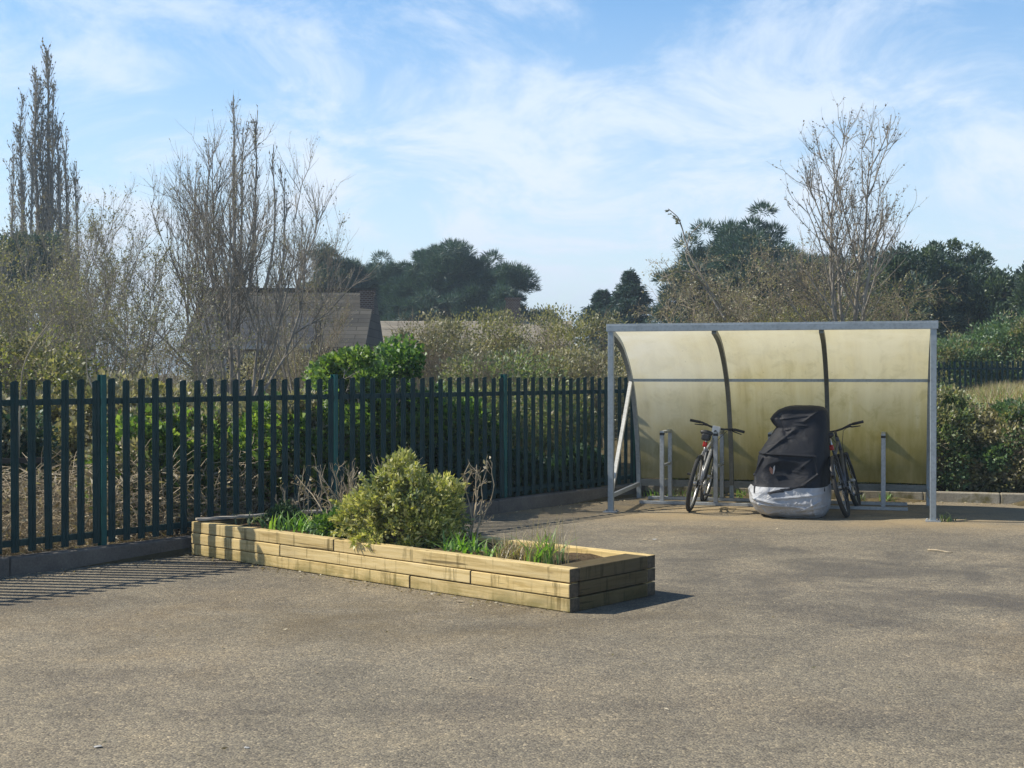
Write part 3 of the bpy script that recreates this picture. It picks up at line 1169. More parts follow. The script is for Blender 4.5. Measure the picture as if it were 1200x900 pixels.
def make_rack():
    root = empty("cycle_rack", shelt(0, 0, 0), S_ANG,
                 "galvanised cycle rack of five square hoops on floor rails under the shelter", "cycle rack")
    d0, d1 = 1.08, 1.70
    for x in HOOPS:
        m = MB()
        s = 0.050
        m.box((x, d0, 0.455), (s, s, 0.83))
        m.box((x, d1, 0.455), (s, s, 0.83))
        m.box((x, (d0 + d1) / 2, 0.885), (s, d1 - d0 + s, 0.032))
        m.box((x, (d0 + d1) / 2, 0.47), (0.034, d1 - d0 - s, 0.030))
        h = m.build("hoop", M['galv'], root, bevel=0.004)
        c = MB()
        c.box((x, d0, 0.8650), (0.054, 0.054, 0.030))
        c.build("joint_collar", M['black'], h)
    for d in (d0, d1):
        m = MB()
        m.box(((HOOPS[0] + HOOPS[-1]) / 2, d, 0.02), (HOOPS[-1] - HOOPS[0] + 0.56, 0.075, 0.036))
        m.build("floor_rail", M['galv'], root, bevel=0.003)


make_rack()

# ------------------------------------------------------------------ bicycles
def make_bike(name, loc, heading, lean, paint, label, bag, steer=0.0, flat=True):
    """local: x forwards, z up; rear wheel touches the ground at the origin"""
    root = empty(name, loc, 0, label, "bicycle", "bicycles leaning in the rack")
    root.rotation_euler = (Matrix.Rotation(heading, 3, 'Z') @ Matrix.Rotation(lean, 3, 'X')).to_euler()
    r = 0.342
    ra = Vector((0, 0, r)); fa = Vector((1.07, 0, r))
    bb = Vector((0.43, 0, 0.29)); st = Vector((0.275, 0, 0.72)); sd = Vector((0.235, 0, 0.90))
    ht = Vector((0.84, 0, 0.86)); hb = Vector((0.885, 0, 0.72))
    f = MB()
    f.tube([bb, st, st + (sd - st) * 0.2], 0.017, 10)
    f.tube([bb + Vector((0.0, 0, 0)), hb], 0.021, 10)
    f.tube([st + Vector((0, 0, -0.03)), ht + (hb - ht) * 0.2], 0.017, 10)
    f.tube([ht + Vector((-0.01, 0, 0.03)), hb + Vector((0.012, 0, -0.035))], 0.022, 10)
    for s in (-1, 1):
        o = Vector((0, 0.062 * s, 0)); i = Vector((0, 0.03 * s, 0))
        f.tube([bb + i, ra + o], 0.010, 8)
        f.tube([st + i * 0.6 + Vector((0.0, 0, -0.02)), ra + o], 0.009, 8)
    f.tube([bb + Vector((0, -0.04, 0)), bb + Vector((0, 0.04, 0))], 0.026, 12)
    f.build("frame", paint, root)
    k = MB()
    for s in (-1, 1):
        o = Vector((0, 0.055 * s, 0))
        k.tube([hb + o + Vector((0.02, 0, -0.05)), hb + o + Vector((0.09, 0, -0.22)), fa + o], [0.017, 0.016, 0.011], 8)
    k.tube([hb + Vector((0.02, -0.065, -0.05)), hb + Vector((0.02, 0.065, -0.05))], 0.019, 8)
    k.build("fork", M['black'], root)
    sp = MB()
    sp.tube([st, sd + Vector((-0.005, 0, 0))], 0.0135, 8)
    sp.build("seat_post", M['alloy'], root)
    for c, nm in ((ra, "rear_wheel"), (fa, "front_wheel")):
        w = MB()
        w.tube([c + Vector((0, -0.05, 0)), c + Vector((0, 0.05, 0))], 0.022, 10)
        for q in range(28):
            a = 2 * math.pi * q / 28
            s = 0.03 if q % 2 else -0.03
            e = c + Vector((math.cos(a + 0.25 * (1 if q % 4 < 2 else -1)) * (r - 0.045), 0, math.sin(a + 0.25 * (1 if q % 4 < 2 else -1)) * (r - 0.045)))
            w.tube([c + Vector((math.cos(a) * 0.02, s, math.sin(a) * 0.02)), e], 0.0016, 4, False)
        wh = w.build(nm, M['alloy'], root)
        t = MB(); t.torus(c, (0, 1, 0), r - 0.026, 0.026, 48, 10)
        t.build("tyre", M['tyre'], wh)
        t = MB(); t.torus(c, (0, 1, 0), r - 0.055, 0.011, 48, 8, 1.2)
        t.build("rim", M['alloy'] if paint is M['frame_grey'] else M['black'], wh)
        if nm == "rear_wheel":
            t = MB()
            for q, rr in enumerate((0.052, 0.044, 0.036, 0.028)):
                t.tube([c + Vector((0, -0.028 - 0.006 * q, 0)), c + Vector((0, -0.031 - 0.006 * q, 0))], rr, 16)
            t.build("sprockets", M['black'], wh)
    c = MB()
    c.torus(bb + Vector((0, -0.058, 0)), (0, 1, 0), 0.078, 0.006, 28, 6)
    for q in range(5):
        a = q * 2 * math.pi / 5
        c.bar(bb + Vector((0, -0.058, 0)), bb + Vector((math.cos(a) * 0.078, -0.058, math.sin(a) * 0.078)), 0.005, 0.014, (0, 1, 0))
    ca = 0.5
    for s in (-1, 1):
        v = Vector((math.cos(ca) * 0.17 * s, 0, math.sin(ca) * 0.17 * s))
        c.tube([bb + Vector((0, 0.075 * s, 0)), bb + v + Vector((0, 0.092 * s, 0))], [0.014, 0.010], 8)
    c.tube([bb + Vector((0, -0.085, 0)), bb + Vector((0, 0.085, 0))], 0.011, 8)
    cr_ = c.build("crankset", M['alloy'], root)
    for s in (-1, 1):
        v = Vector((math.cos(ca) * 0.17 * s, 0, math.sin(ca) * 0.17 * s))
        m = MB()
        m.box(bb + v + Vector((0, 0.145 * s, 0)), (0.085, 0.09, 0.022))
        m.build("pedal", M['black'], cr_, bevel=0.004)
    ch = MB()
    y = -0.058
    for dz, dz2 in ((0.078, 0.045), (-0.078, -0.045)):
        ch.tube([bb + Vector((0, y, dz)), ra + Vector((0, y + 0.015, dz2))], 0.0045, 5)
    ch.build("chain", M['black'], root)
    # saddle
    rows = [(-0.13, 0.070, 0.026), (-0.115, 0.078, 0.03), (-0.06, 0.072, 0.026), (0.0, 0.045, 0.018), (0.07, 0.024, 0.014), (0.13, 0.018, 0.010), (0.15, 0.009, 0.004)]
    vs, fs = [], []
    n = 12
    for (x, hw, hz) in rows:
        for j in range(n):
            a = 2 * math.pi * j / n
            vs.append((sd.x + x, hw * math.cos(a), sd.z + 0.04 + hz * math.sin(a) * (1.0 if math.sin(a) > 0 else 1.4)))
    for i in range(len(rows) - 1):
        for j in range(n):
            fs.append((i * n + j, (i + 1) * n + j, (i + 1) * n + (j + 1) % n, i * n + (j + 1) % n))
    fs += [tuple(range(n)), tuple((len(rows) - 1) * n + j for j in reversed(range(n)))]
    m = MB(); m.add(vs, fs, True)
    m.build("saddle", M['black'], root)
    # handlebar: stem, bar with a gentle sweep, grips, levers
    top = ht + Vector((-0.015, 0, 0.055))
    hbm = Matrix.Translation(top) @ Matrix.Rotation(steer, 4, 'Z') @ Matrix.Translation(-top)
    sc = top + Vector((0.075, 0, 0.045))
    hbar = MB()
    hbar.tube([hbm @ ht, hbm @ top, hbm @ sc], 0.016, 8)
    bar = [sc + Vector(v) for v in ((-0.035, -0.33, 0.03), (-0.012, -0.19, 0.032), (0, -0.09, 0.006), (0, 0, 0), (0, 0.09, 0.006), (-0.012, 0.19, 0.032), (-0.035, 0.33, 0.03))]
    hbar.tube([hbm @ v for v in bar], 0.0125, 8)
    hb_o = hbar.build("handlebar", M['black'], root)
    for s in (-1, 1):
        m = MB()
        m.tube([hbm @ (sc + Vector((-0.017, s * 0.215, 0.032))), hbm @ (sc + Vector((-0.037, s * 0.345, 0.030)))], 0.0175, 10)
        m.build("grip", M['black'], hb_o)
        m = MB()
        m.tube([hbm @ (sc + Vector((0.005, s * 0.165, 0.022))), hbm @ (sc + Vector((0.055, s * 0.20, 0.0))), hbm @ (sc + Vector((0.045, s * 0.30, -0.012)))], [0.013, 0.009, 0.006], 6)
        m.box(hbm @ (sc + Vector((0.018, s * 0.155, 0.016))), (0.045, 0.035, 0.03))
        m.build("brake_lever", M['black'], hb_o)
    m = MB()
    for s in (-1, 1):
        m.tube([hbm @ (sc + Vector((0.03, s * 0.16, 0.015))), hbm @ (sc + Vector((0.13, s * 0.09, -0.02))), ht + Vector((0.10, s * 0.03, -0.06)), hb + Vector((0.05, s * 0.02, -0.03))], 0.0035, 5)
    m.build("cables", M['black'], hb_o)
    m = MB()
    m.box(sd + Vector((-0.045, 0, -0.105)), (0.035, 0.05, 0.06))
    m.build("rear_light", M['red'], root, bevel=0.008)
    if bag:
        m = MB()
        m.box(sd + Vector((-0.075, 0, -0.015)), (0.13, 0.10, 0.085))
        m.build("saddle_bag", M['black'], root, bevel=0.02)
        m = MB()
        m.box(hbm @ (sc + Vector((-0.035, 0.0, -0.03))), (0.05, 0.10, 0.12))
        m.build("lamp_bracket", M['white'], hb_o, bevel=0.012)
        # rear guard
    m = MB()
    for i in range(16):
        pass
    g = []
    for i in range(15):
        a = R(20 + 135 * i / 14)
        g.append((math.cos(a), math.sin(a)))
    vs, fs = [], []
    for cx, sz in g:
        for y_, dr in ((-0.028, -0.010), (0, 0.004), (0.028, -0.010)):
            vs.append((-cx * (r + 0.022 + dr) * -1 if False else cx * (r + 0.022 + dr), y_, r + sz * (r + 0.022 + dr)))
    for i in range(14):
        for k in range(2):
            fs.append((i * 3 + k, i * 3 + k + 1, (i + 1) * 3 + k + 1, (i + 1) * 3 + k))
    if not flat:
        m = MB(); m.add(vs, fs, True)
        o = m.build("mudguard", M['black'], root)
        sm = o.modifiers.new("thick", 'SOLIDIFY'); sm.thickness = 0.003
    return root


HEAD_B = math.atan2(SB.y, SB.x)
make_bike("bicycle", (2.065, 15.52, 0), HEAD_B + R(-1), R(11.5), M['frame_grey'],
          "silver grey bicycle with a saddle bag and red rear light beside the empty hoop", True, steer=R(-6))
make_bike("bicycle", (3.77, 14.93, 0), HEAD_B - R(5), R(-15), M['frame_dark'],
          "dark bicycle tucked between the black cover and the last hoop of the rack", False, steer=R(6), flat=False)

# ------------------------------------------------------------------ covered scooter
def make_cover():
    root = empty("covered_scooter", shelt(2.02, 0.14, 0), S_ANG,
                 "scooter hidden under a tied black cover with a silver skirt", "scooter cover")
    # z, left, right, front, back
    rows = [(0.00, -0.25, 0.40, -0.24, 1.06), (0.05, -0.355, 0.425, -0.33, 1.12), (0.17, -0.43, 0.44, -0.42, 1.18), (0.30, -0.45, 0.44, -0.40, 1.16),
            (0.37, -0.395, 0.438, -0.375, 1.12), (0.51, -0.372, 0.437, -0.34, 1.05), (0.667, -0.345, 0.437, -0.30, 0.98), (0.735, -0.318, 0.436, -0.27, 0.93),
            (0.84, -0.250, 0.436, -0.20, 0.86), (0.92, -0.200, 0.436, -0.15, 0.78), (1.00, -0.158, 0.436, -0.10, 0.70), (1.05, -0.195, 0.436, -0.085, 0.66),
            (1.094, -0.222, 0.435, -0.07, 0.62), (1.146, -0.185, 0.430, -0.05, 0.56), (1.20, -0.125, 0.415, -0.01, 0.48), (1.232, -0.05, 0.375, 0.05, 0.40)]

    def lerp_row(z):
        for a, b in zip(rows[:-1], rows[1:]):
            if a[0] <= z <= b[0]:
                t = (z - a[0]) / (b[0] - a[0])
                return [a[k] + (b[k] - a[k]) * t for k in range(1, 5)]
        return list(rows[-1][1:])
    S = 0.00171

    def cp(x, y):
        return ((x - 320) * S, (820 - y) * S)
    folds = [((175, 405), (500, 130), 0.030, 0.016), ((130, 400), (500, 415), 0.034, 0.014), ((500, 420), (515, 530), 0.032, 0.012), ((515, 530), (430, 600), 0.034, 0.012),
             ((430, 600), (210, 655), 0.034, 0.013), ((165, 430), (108, 545), 0.040, 0.014), ((108, 545), (120, 660), 0.030, 0.014), ((255, 150), (330, 330), -0.018, 0.025),
             ((350, 130), (420, 200), -0.015, 0.03), ((235, 235), (420, 300), -0.016, 0.03), ((300, 430), (360, 560), -0.02, 0.04), ((270, 180), (480, 150), 0.014, 0.012),
             ((300, 250), (440, 220), 0.012, 0.012), ((170, 350), (330, 300), 0.014, 0.014), ((470, 440), (380, 520), 0.014, 0.012)]
    skirt_folds = [((110, 690), (330, 735), 0.034, 0.016), ((150, 730), (430, 745), 0.03, 0.013), ((330, 805), (540, 700), 0.03, 0.013), ((85, 640), (190, 780), 0.03, 0.014), ((250, 690), (560, 655), 0.024, 0.012), ((420, 760), (570, 740), 0.026, 0.012), ((200, 790), (340, 760), 0.02, 0.012), ((480, 690), (500, 800), 0.02, 0.014)]

    def seg_dist(x, z, a, b):
        ax, az = cp(*a); bx, bz = cp(*b)
        vx, vz = bx - ax, bz - az
        t = max(0, min(1, ((x - ax) * vx + (z - az) * vz) / (vx * vx + vz * vz)))
        return math.hypot(x - ax - vx * t, z - az - vz * t), t

    def surf(zs, n, fl, amp, grow=0.0):
        vs, fs = [], []
        for z in zs:
            l, r_, f, b = lerp_row(z)
            l -= grow; r_ += grow; f -= grow
            cx, cy = (l + r_) / 2, (f + b) / 2
            for j in range(n):
                a = 2 * math.pi * j / n
                ca, sa = math.cos(a), math.sin(a)
                e = 0.48
                x = cx + (r_ - l) / 2 * math.copysign(abs(ca) ** e, ca)
                y = cy + (b - f) / 2 * math.copysign(abs(sa) ** e, sa)
                d = amp * mnoise.noise(Vector((x * 4.1, y * 4.1, z * 3.2))) + amp * 0.5 * mnoise.noise(Vector((x * 11, y * 11, z * 6)))
                front = max(0.0, -sa)
                for p, q, h, w in fl:
                    dd, t = seg_dist(x, z, p, q)
                    d += h * 0.85 * math.exp(-(dd / (w * 0.72)) ** 2) * (front ** 0.5)
                # slack pocket between the tied edges
                if fl is folds:
                    px_, pz_ = cp(310, 530)
                    q = ((x - px_) / 0.26) ** 2 + ((z - pz_) / 0.14) ** 2
                    if q < 1:
                        d -= 0.05 * (1 - q) * front
                nx, ny = ca * 0.5, sa
                ln = math.hypot(nx, ny)
                vs.append((x + nx / ln * d, y + ny / ln * d, z))
        rws = len(zs)
        for i in range(rws - 1):
            for j in range(n):
                fs.append((i * n + j, i * n + (j + 1) % n, (i + 1) * n + (j + 1) % n, (i + 1) * n + j))
        return vs, fs, n, rws
    zs = [0.285 + (1.232 - 0.285) * i / 130 for i in range(131)]
    vs, fs, n, rws = surf(zs, 200, folds, 0.011)
    l, r_, f, b = rows[-1][1:]
    # wavy hem and a soft crown
    for j in range(n):
        x, y, z = vs[j]
        vs[j] = (x, y, z + 0.022 * mnoise.noise(Vector((x * 6, y * 6, 0.3))))
    top = len(vs)
    for k, s in enumerate((0.75, 0.5, 0.25)):
        for j in range(n):
            x, y, z = vs[(rws - 1) * n + j]
            cx, cy = (l + r_) / 2, (f + b) / 2
            vs.append((cx + (x - cx) * s, cy + (y - cy) * s, z + (0.010, 0.014, 0.016)[k] + 0.006 * mnoise.noise(Vector((x * 9 * s, y * 9 * s, 2)))))
    for k in range(3):
        a0 = (rws - 1) * n if k == 0 else top + (k - 1) * n
        b0 = top + k * n
        for j in range(n):
            fs.append((a0 + j, a0 + (j + 1) % n, b0 + (j + 1) % n, b0 + j))
    fs.append(tuple(top + 2 * n + j for j in range(n)))
    m = MB(); m.add(vs, fs, True)
    m.build("cover", M['tarp'], root)
    zs = [0.004 + 0.345 * i / 34 for i in range(35)]
    vs, fs, n, rws = surf(zs, 200, skirt_folds, 0.022, 0.004)
    # gathered at the ground
    for j in range(n):
        x, y, z = vs[j]
        vs[j] = (x, y, max(0.002, z + 0.012 * mnoise.noise(Vector((x * 8, y * 8, 0)))))
    m = MB(); m.add(vs, fs, True)
    m.build("skirt", M['silver'], root)
    # worn hole through which the faded seat shows, on the front
    m = MB()
    x0, z0 = cp(228, 505)
    pts = [(-0.050, 0.030), (-0.038, 0.062), (-0.012, 0.040), (0.012, 0.020), (0.020, -0.025), (0.010, -0.080), (-0.018, -0.062), (-0.045, -0.01)]
    n = len(pts)
    yv = -0.335
    m.add([(x0 + x * 0.55, yv - 0.004, z0 + z * 0.6) for x, z in pts] + [(x0 + x * 0.55, yv + 0.02, z0 + z * 0.6) for x, z in pts],
          [tuple(range(n))] + [(i, n + i, n + (i + 1) % n, (i + 1) % n) for i in range(n)])
    fp = m.build("faded_patch", M['patch'], root)
    pts = [(0.030, 0.055), (0.058, 0.085), (0.060, 0.02), (0.040, -0.055), (0.018, -0.085), (0.026, -0.02)]
    n = len(pts)
    m = MB()
    m.add([(x0 + x * 0.55, yv - 0.006, z0 + z * 0.6) for x, z in pts] + [(x0 + x * 0.55, yv + 0.02, z0 + z * 0.6) for x, z in pts],
          [tuple(range(n))] + [(i, n + i, n + (i + 1) % n, (i + 1) % n) for i in range(n)])
    m.build("pale_tear", M['silver'], fp)


make_cover()

# ------------------------------------------------------------------ plants
def base_empty(name, loc, label, cat, group=None):
    return empty(name, loc, 0, label, cat, group)


def local(V, loc):
    return V - np.asarray(loc, np.float32)[None]


def put(name, VF, mat, root, smooth=False):
    V, F = VF
    return quads_obj(name, V - np.array(root.location)[None], F, mat, root, smooth)


def trunk_line(rng, base, top, segs=8, wob=0.02):
    b = np.array(base, float); t = np.array(top, float)
    s = np.linspace(0, 1, segs + 1)[:, None]
    P = b + (t - b) * s
    L = np.linalg.norm(t - b)
    P[1:-1] += np.cumsum(rng.normal(0, wob * L, (segs - 1, 3)), 0) * np.array([1, 1, 0.2]) * 0.5
    return P


def taper(r0, r1, segs=8, p=1.0):
    return r0 + (r1 - r0) * np.linspace(0, 1, segs + 1) ** p


def pine(seed, px, ptop, Y, width, label, group="pines on the skyline", z0=0.5, lean=0.0, mat='pine', dens=1.0, low=0.35):
    rng = np.random.default_rng(seed)
    top = pt(px, ptop, Y)
    top.z -= 0.45 + 0.27 * width
    H = top.z - z0
    base = (top.x - lean, Y, z0)
    root = base_empty("pine_tree", base, label, "pine tree", group)
    tl = trunk_line(rng, base, (top.x, Y, top.z - 0.06 * H), 8, 0.012)
    P = tl[None]; Rr = taper(0.028 * H, 0.01 * H)[None]
    L1, R1 = sprout(rng, P, 26, width * 0.62, 76, 0.06, 0.010 * H, 6, 0.12, low, 1.0, 0.35)
    L2, R2 = sprout(rng, L1, 95, width * 0.28, 48, 0.07, 0.005 * H, 4, 0.15, 0.4, 1.0, 0.2)
    put("trunk", tubes(P, Rr, 8), M['bark_dark'], root, True)
    put("limb", join([tubes(L1, R1, 5), tubes(L2, R2, 4)]), M['bark_dark'], root, True)
    # needle pads at the limb ends
    ends = np.concatenate([L1[:, -1], L1[:, -3], L2[:, -1], L2[:, -1] + rng.normal(0, 0.10 * width, (len(L2), 3)), tl[-2:], tl[-1:] + rng.normal(0, 0.06 * width, (4, 3))])
    n = int(len(ends) * 1.0)
    per = int(300 * dens)
    s = width * 0.100 * rng.uniform(0.6, 1.35, n)
    k = np.repeat(np.arange(n), per)
    v = unit(rng, n * per, -0.6)
    p = ends[k] + v * (s[k] * np.cbrt(rng.random(n * per)))[:, None] * np.array([1.2, 1.2, 0.6])
    d = v * 1.3 + rng.normal(0, 0.3, (n * per, 3)); d[:, 2] += 0.45
    put("crown", leaves(rng, p, d, 0.30, 0.036), LEAF[mat], root)
    return root


def spruce(seed, px, ptop, Y, width, label, z0=0.5, group="small conifers behind the scrub"):
    rng = np.random.default_rng(seed)
    top = pt(px, ptop, Y)
    H = top.z - z0
    base = (top.x, Y, z0)
    root = base_empty("conifer_tree", base, label, "conifer", group)
    P = trunk_line(rng, base, (top.x, Y, top.z), 8, 0.004)[None]
    put("trunk", tubes(P, taper(0.025 * H, 0.004 * H)[None], 8), M['bark_dark'], root, True)
    n = 180
    t = np.sort(rng.random(n)) ** 0.55
    a = rng.uniform(0, 2 * np.pi, n)
    ln = width * 0.5 * (1 - t) ** 0.95 * rng.uniform(0.55, 1.25, n) + 0.06
    st = np.stack([np.full(n, top.x), np.full(n, Y), z0 + 0.08 * H + t * 0.91 * H], 1)
    dr = np.stack([np.cos(a), np.sin(a), np.full(n, 0.12)], 1)
    pts = [st + dr * (ln * q)[:, None] + np.array([0, 0, 1]) * (-0.30 * ln * q * q + 0.16 * ln * q ** 4)[:, None] for q in np.linspace(0, 1, 6)]
    B = np.stack(pts, 1)
    put("limb", tubes(B, np.linspace(0.035, 0.008, 6)[None].repeat(n, 0), 4), M['bark_dark'], root, True)
    per = 150
    p, tn = on_lines(rng, B, n * per, 0.12)
    d = tn * 0.9 + rng.normal(0, 0.55, (n * per, 3)); d[:, 2] -= 0.15
    p = p + rng.normal(0, 0.07, p.shape)
    put("crown", leaves(rng, p, d, 0.22, 0.05), LEAF['spruce'], root)
    return root


def poplar(seed, px, ptop, Y, spires, label, z0=0.5, n1=60, n2=700, group="bare upright poplars on the skyline", mat='bark', buds=2.0):
    """spires: (offset in metres, top in photo rows) of the leaders beside the main one"""
    rng = np.random.default_rng(seed)
    top = pt(px, ptop, Y)
    H = top.z - z0
    base = np.array((top.x, Y, z0))
    root = base_empty("poplar_tree", tuple(base), label, "poplar", group)
    lines = [trunk_line(rng, base, (top.x, Y, top.z), 10, 0.006)]
    for off, py in spires:
        zt = pt(px, py, Y).z
        l = trunk_line(rng, base + np.array((0, 0, 0.10 * H)), (top.x + off, Y + rng.uniform(-1, 1) * abs(off) * 0.5, zt), 10, 0.006)
        l[:, 0] += np.sin(np.linspace(0, np.pi, 11)) * off * 0.42
        lines.append(l)
    P = np.stack(lines)
    Rr = np.stack([taper(0.012 * H, 0.0012 * H, 10)] + [taper(0.008 * H, 0.001 * H, 10)] * len(spires))
    L1, R1 = sprout(rng, P, n1, 0.16 * H, 17, 0.18, 0.0020 * H, 6, 0.045, 0.14, 0.97, 0.62, 0.2)
    L2, R2 = sprout(rng, L1, n2, 0.06 * H, 24, 0.14, 0.0011 * H, 4, 0.08, 0.15, 1, 0.4)
    L3, R3 = sprout(rng, P, n2 // 3, 0.05 * H, 26, 0.14, 0.0011 * H, 4, 0.08, 0.45, 1, 0.3)
    put("trunk", tubes(P, Rr, 6), M[mat], root, True)
    put("branches", join([tubes(L1, R1, 4), tubes(L2, R2, 3), tubes(L3, R3, 3)]), M[mat], root, True)
    p, d = on_lines(rng, np.concatenate([L2, L3]), int(n2 * buds), 0.3)
    put("bud_foliage", leaves(rng, p, d + rng.normal(0, 0.4, d.shape), 0.010 * H, 0.0045 * H), LEAF['bud'], root)
    return root


def bare_tree(name, seed, base, H, spread, stems, label, cat, group=None, n1=30, n2=260, n3=1500, bark='bark', ang=42, trop=0.10, leafm='sallow', nleaf=6000, lsize=0.05, r0=0.05, up=0.9, tips=0.62):
    rng = np.random.default_rng(seed)
    base = np.array(base, float)
    root = base_empty(name, tuple(base), label, cat, group)
    lines = []
    for q in range(stems):
        a = 2 * np.pi * (q + rng.uniform(-0.3, 0.3)) / max(1, stems)
        rr = spread * rng.uniform(0.25, 0.75) if stems > 1 else 0.05
        h = H * rng.uniform(tips, up)
        l = trunk_line(rng, base + rng.normal(0, 0.05 * spread, 3) * np.array([1, 1, 0]), base + np.array((math.cos(a) * rr, math.sin(a) * rr, h)), 8, 0.02)
        t = np.linspace(0, 1, 9)
        out = (np.array((math.cos(a), math.sin(a), 0)) * rr * 0.30)[None] * np.sin(t * np.pi)[:, None]
        lines.append(l + out)
    P = np.stack(lines)
    Rr = np.stack([taper(r0 * rng.uniform(0.7, 1.1), r0 * 0.06, 8, 0.8)] * stems)
    L1, R1 = sprout(rng, P, n1, 0.42 * H, ang, trop, r0 * 0.34, 6, 0.10, 0.15, 0.98, 0.45)
    L2, R2 = sprout(rng, np.concatenate([L1]), n2, 0.20 * H, ang, trop, r0 * 0.15, 5, 0.12, 0.15, 1.0, 0.35)
    L3, R3 = sprout(rng, np.concatenate([L2, L2, L2]), n3, 0.095 * H, ang * 0.9, trop, r0 * 0.075, 4, 0.14, 0.1, 1.0, 0.3)
    E, ER = sprout(rng, P, stems * 9, 0.16 * H, ang * 0.8, trop, r0 * 0.12, 5, 0.12, 0.62, 1.0, 0.3)
    L2 = np.concatenate([L2, E]); R2 = np.concatenate([R2, ER])
    E3, E3R = sprout(rng, E, stems * 30, 0.08 * H, ang * 0.9, trop, r0 * 0.07, 4, 0.14, 0.1, 1.0, 0.3)
    L3 = np.concatenate([L3, E3]); R3 = np.concatenate([R3, E3R])
    put("trunk", tubes(P, Rr, 7), M[bark], root, True)
    put("branches", join([tubes(L1, R1, 5), tubes(L2, R2, 4), tubes(L3, R3, 3)]), M[bark], root, True)
    if nleaf:
        p, d = on_lines(rng, L3, nleaf, 0.15)
        put("young_leaves", leaves(rng, p, d + rng.normal(0, 0.7, d.shape), lsize, lsize * 0.55), LEAF[leafm], root)
    return root


def bush(name, seed, base, rad, label, cat, leaf, group=None, nc=90, cr=0.3, nl=150, L=0.06, W=0.035, twigs=60, bark='bark', zmin=-0.5, inner=0.55, flat=0.85, up=0.25, extra=None, rot=0.0):
    """rad: half sizes x, y and full height z of the mound; base at its foot; rot turns its long side"""
    rng = np.random.default_rng(seed)
    base = np.array(base, float)
    root = base_empty(name, tuple(base), label, cat, group)
    c = base + np.array((0, 0, rad[2] * 0.42))
    rz = (rad[0], rad[1], rad[2] * 0.60)
    cr_, sr_ = math.cos(rot), math.sin(rot)

    def turn(V):
        V = V.copy()
        q = V[..., :2] - base[:2]
        V[..., 0] = base[0] + q[..., 0] * cr_ - q[..., 1] * sr_
        V[..., 1] = base[1] + q[..., 0] * sr_ + q[..., 1] * cr_
        return V
    # stems that carry the mound
    n0 = 9
    st = []
    for q in range(n0):
        e = c + unit(rng, 1, 0.1)[0] * np.array(rz) * rng.uniform(0.5, 0.9)
        b = base + np.array((rng.normal(0, 0.22 * rad[0]), rng.normal(0, 0.22 * rad[1]), 0))
        st.append(trunk_line(rng, b, e, 6, 0.03))
    P = turn(np.stack(st))
    parts = [tubes(P, np.stack([taper(0.018, 0.006, 6)] * n0), 5)]
    if twigs:
        tl_ = min(max(rad[:2]) * 0.55, rad[2] * 0.4)
        T, TR = sprout(rng, P, twigs, tl_, 40, 0.08, 0.006, 5, 0.16, 0.3, 1.0, 0.2)
        parts.append(tubes(T, TR, 4))
        T2, TR2 = sprout(rng, T, twigs * 4, tl_ * 0.45, 38, 0.10, 0.0035, 4, 0.16, 0.3, 1.0, 0.2)
        parts.append(tubes(T2, TR2, 3))
    put("stems", join(parts), M[bark], root, True)
    p, d = clumps(rng, c, rz, nc, cr, nl, zmin, inner, flat, up=up)
    low = p[:, 2] > base[2] - 0.02
    put("foliage", leaves(rng, turn(p[low]), d[low], L, W), LEAF[leaf], root)
    if extra:
        for (lf, frac, l2, w2, nm) in extra:
            p, d = clumps(rng, c, np.array(rz) * 1.03, max(3, int(nc * frac)), cr * 0.8, nl, zmin, inner, flat, up=up)
            low = p[:, 2] > base[2] - 0.02
            put(nm, leaves(rng, turn(p[low]), d[low], l2, w2), LEAF[lf], root)
    return root


# ---- skyline
poplar(21, 56, 60, 70, [(-0.5, 92), (0.4, 105), (-0.2, 125), (0.65, 150)], "tallest bare poplar rising over the dark bush near the frame edge", n1=140, n2=1300)
poplar(22, 27, 118, 69, [(-0.5, 175), (0.3, 165)], "slim bare poplar close against the outer flank of the tallest poplar", n1=90, n2=850)
poplar(23, 79, 165, 71, [(0.45, 205), (-0.3, 215)], "shorter bare poplar on the inner flank of the tallest poplar", n1=90, n2=850)
poplar(24, 274, 112, 46, [(0.85, 130), (1.45, 172), (-0.95, 168), (-1.35, 205), (0.35, 150), (1.85, 215)], "bare poplar of many upright spires behind the wide leafless tree", n1=70, n2=700, buds=1.6)

# dark evergreens below the tall poplars
bush("evergreen_bush", 31, (pt(28, 300, 58).x, 58, 0.5), (2.6, 1.8, 7.2), "dark rounded evergreen below the three bare poplars", "evergreen", 'holm', nc=110, cr=0.6, nl=240, L=0.18, W=0.09, twigs=0)

# pines
pine(41, 398, 284, 78, 3.0, "narrow dark pine next to the wide leafless tree")
pine(42, 436, 298, 80, 3.4, "rounded dark pine behind the chimney of the grey roofed house")
pine(43, 482, 292, 77, 3.6, "dark pine filling the dip between its taller neighbours")
pine(44, 532, 281, 76, 4.8, "broad open crowned pine, the tallest of the dark row", dens=1.1, low=0.5)
pine(45, 580, 302, 74, 3.8, "spreading pine with a ragged edge at the open sky end of the row", lean=-0.3, low=0.5)
spruce(46, 738, 319, 66, 6.6, "pointed dark conifer standing alone above the shelter's near corner")
spruce(47, 706, 342, 67, 6.6, "lower rounder conifer leaning on the pointed one")
pine(51, 820, 304, 58, 2.4, "outer dark pine stepping down to the sky beside the small conifers", low=0.1)
pine(52, 850, 268, 60, 4.0, "dark pine behind the arching thorn stems over the shelter", low=0.15)
pine(53, 898, 254, 59, 5.0, "large dark round headed pine above the middle of the shelter", low=0.15, dens=1.2)
pine(54, 955, 278, 61, 4.2, "dark pine just behind the tall bare tree", low=0.15)
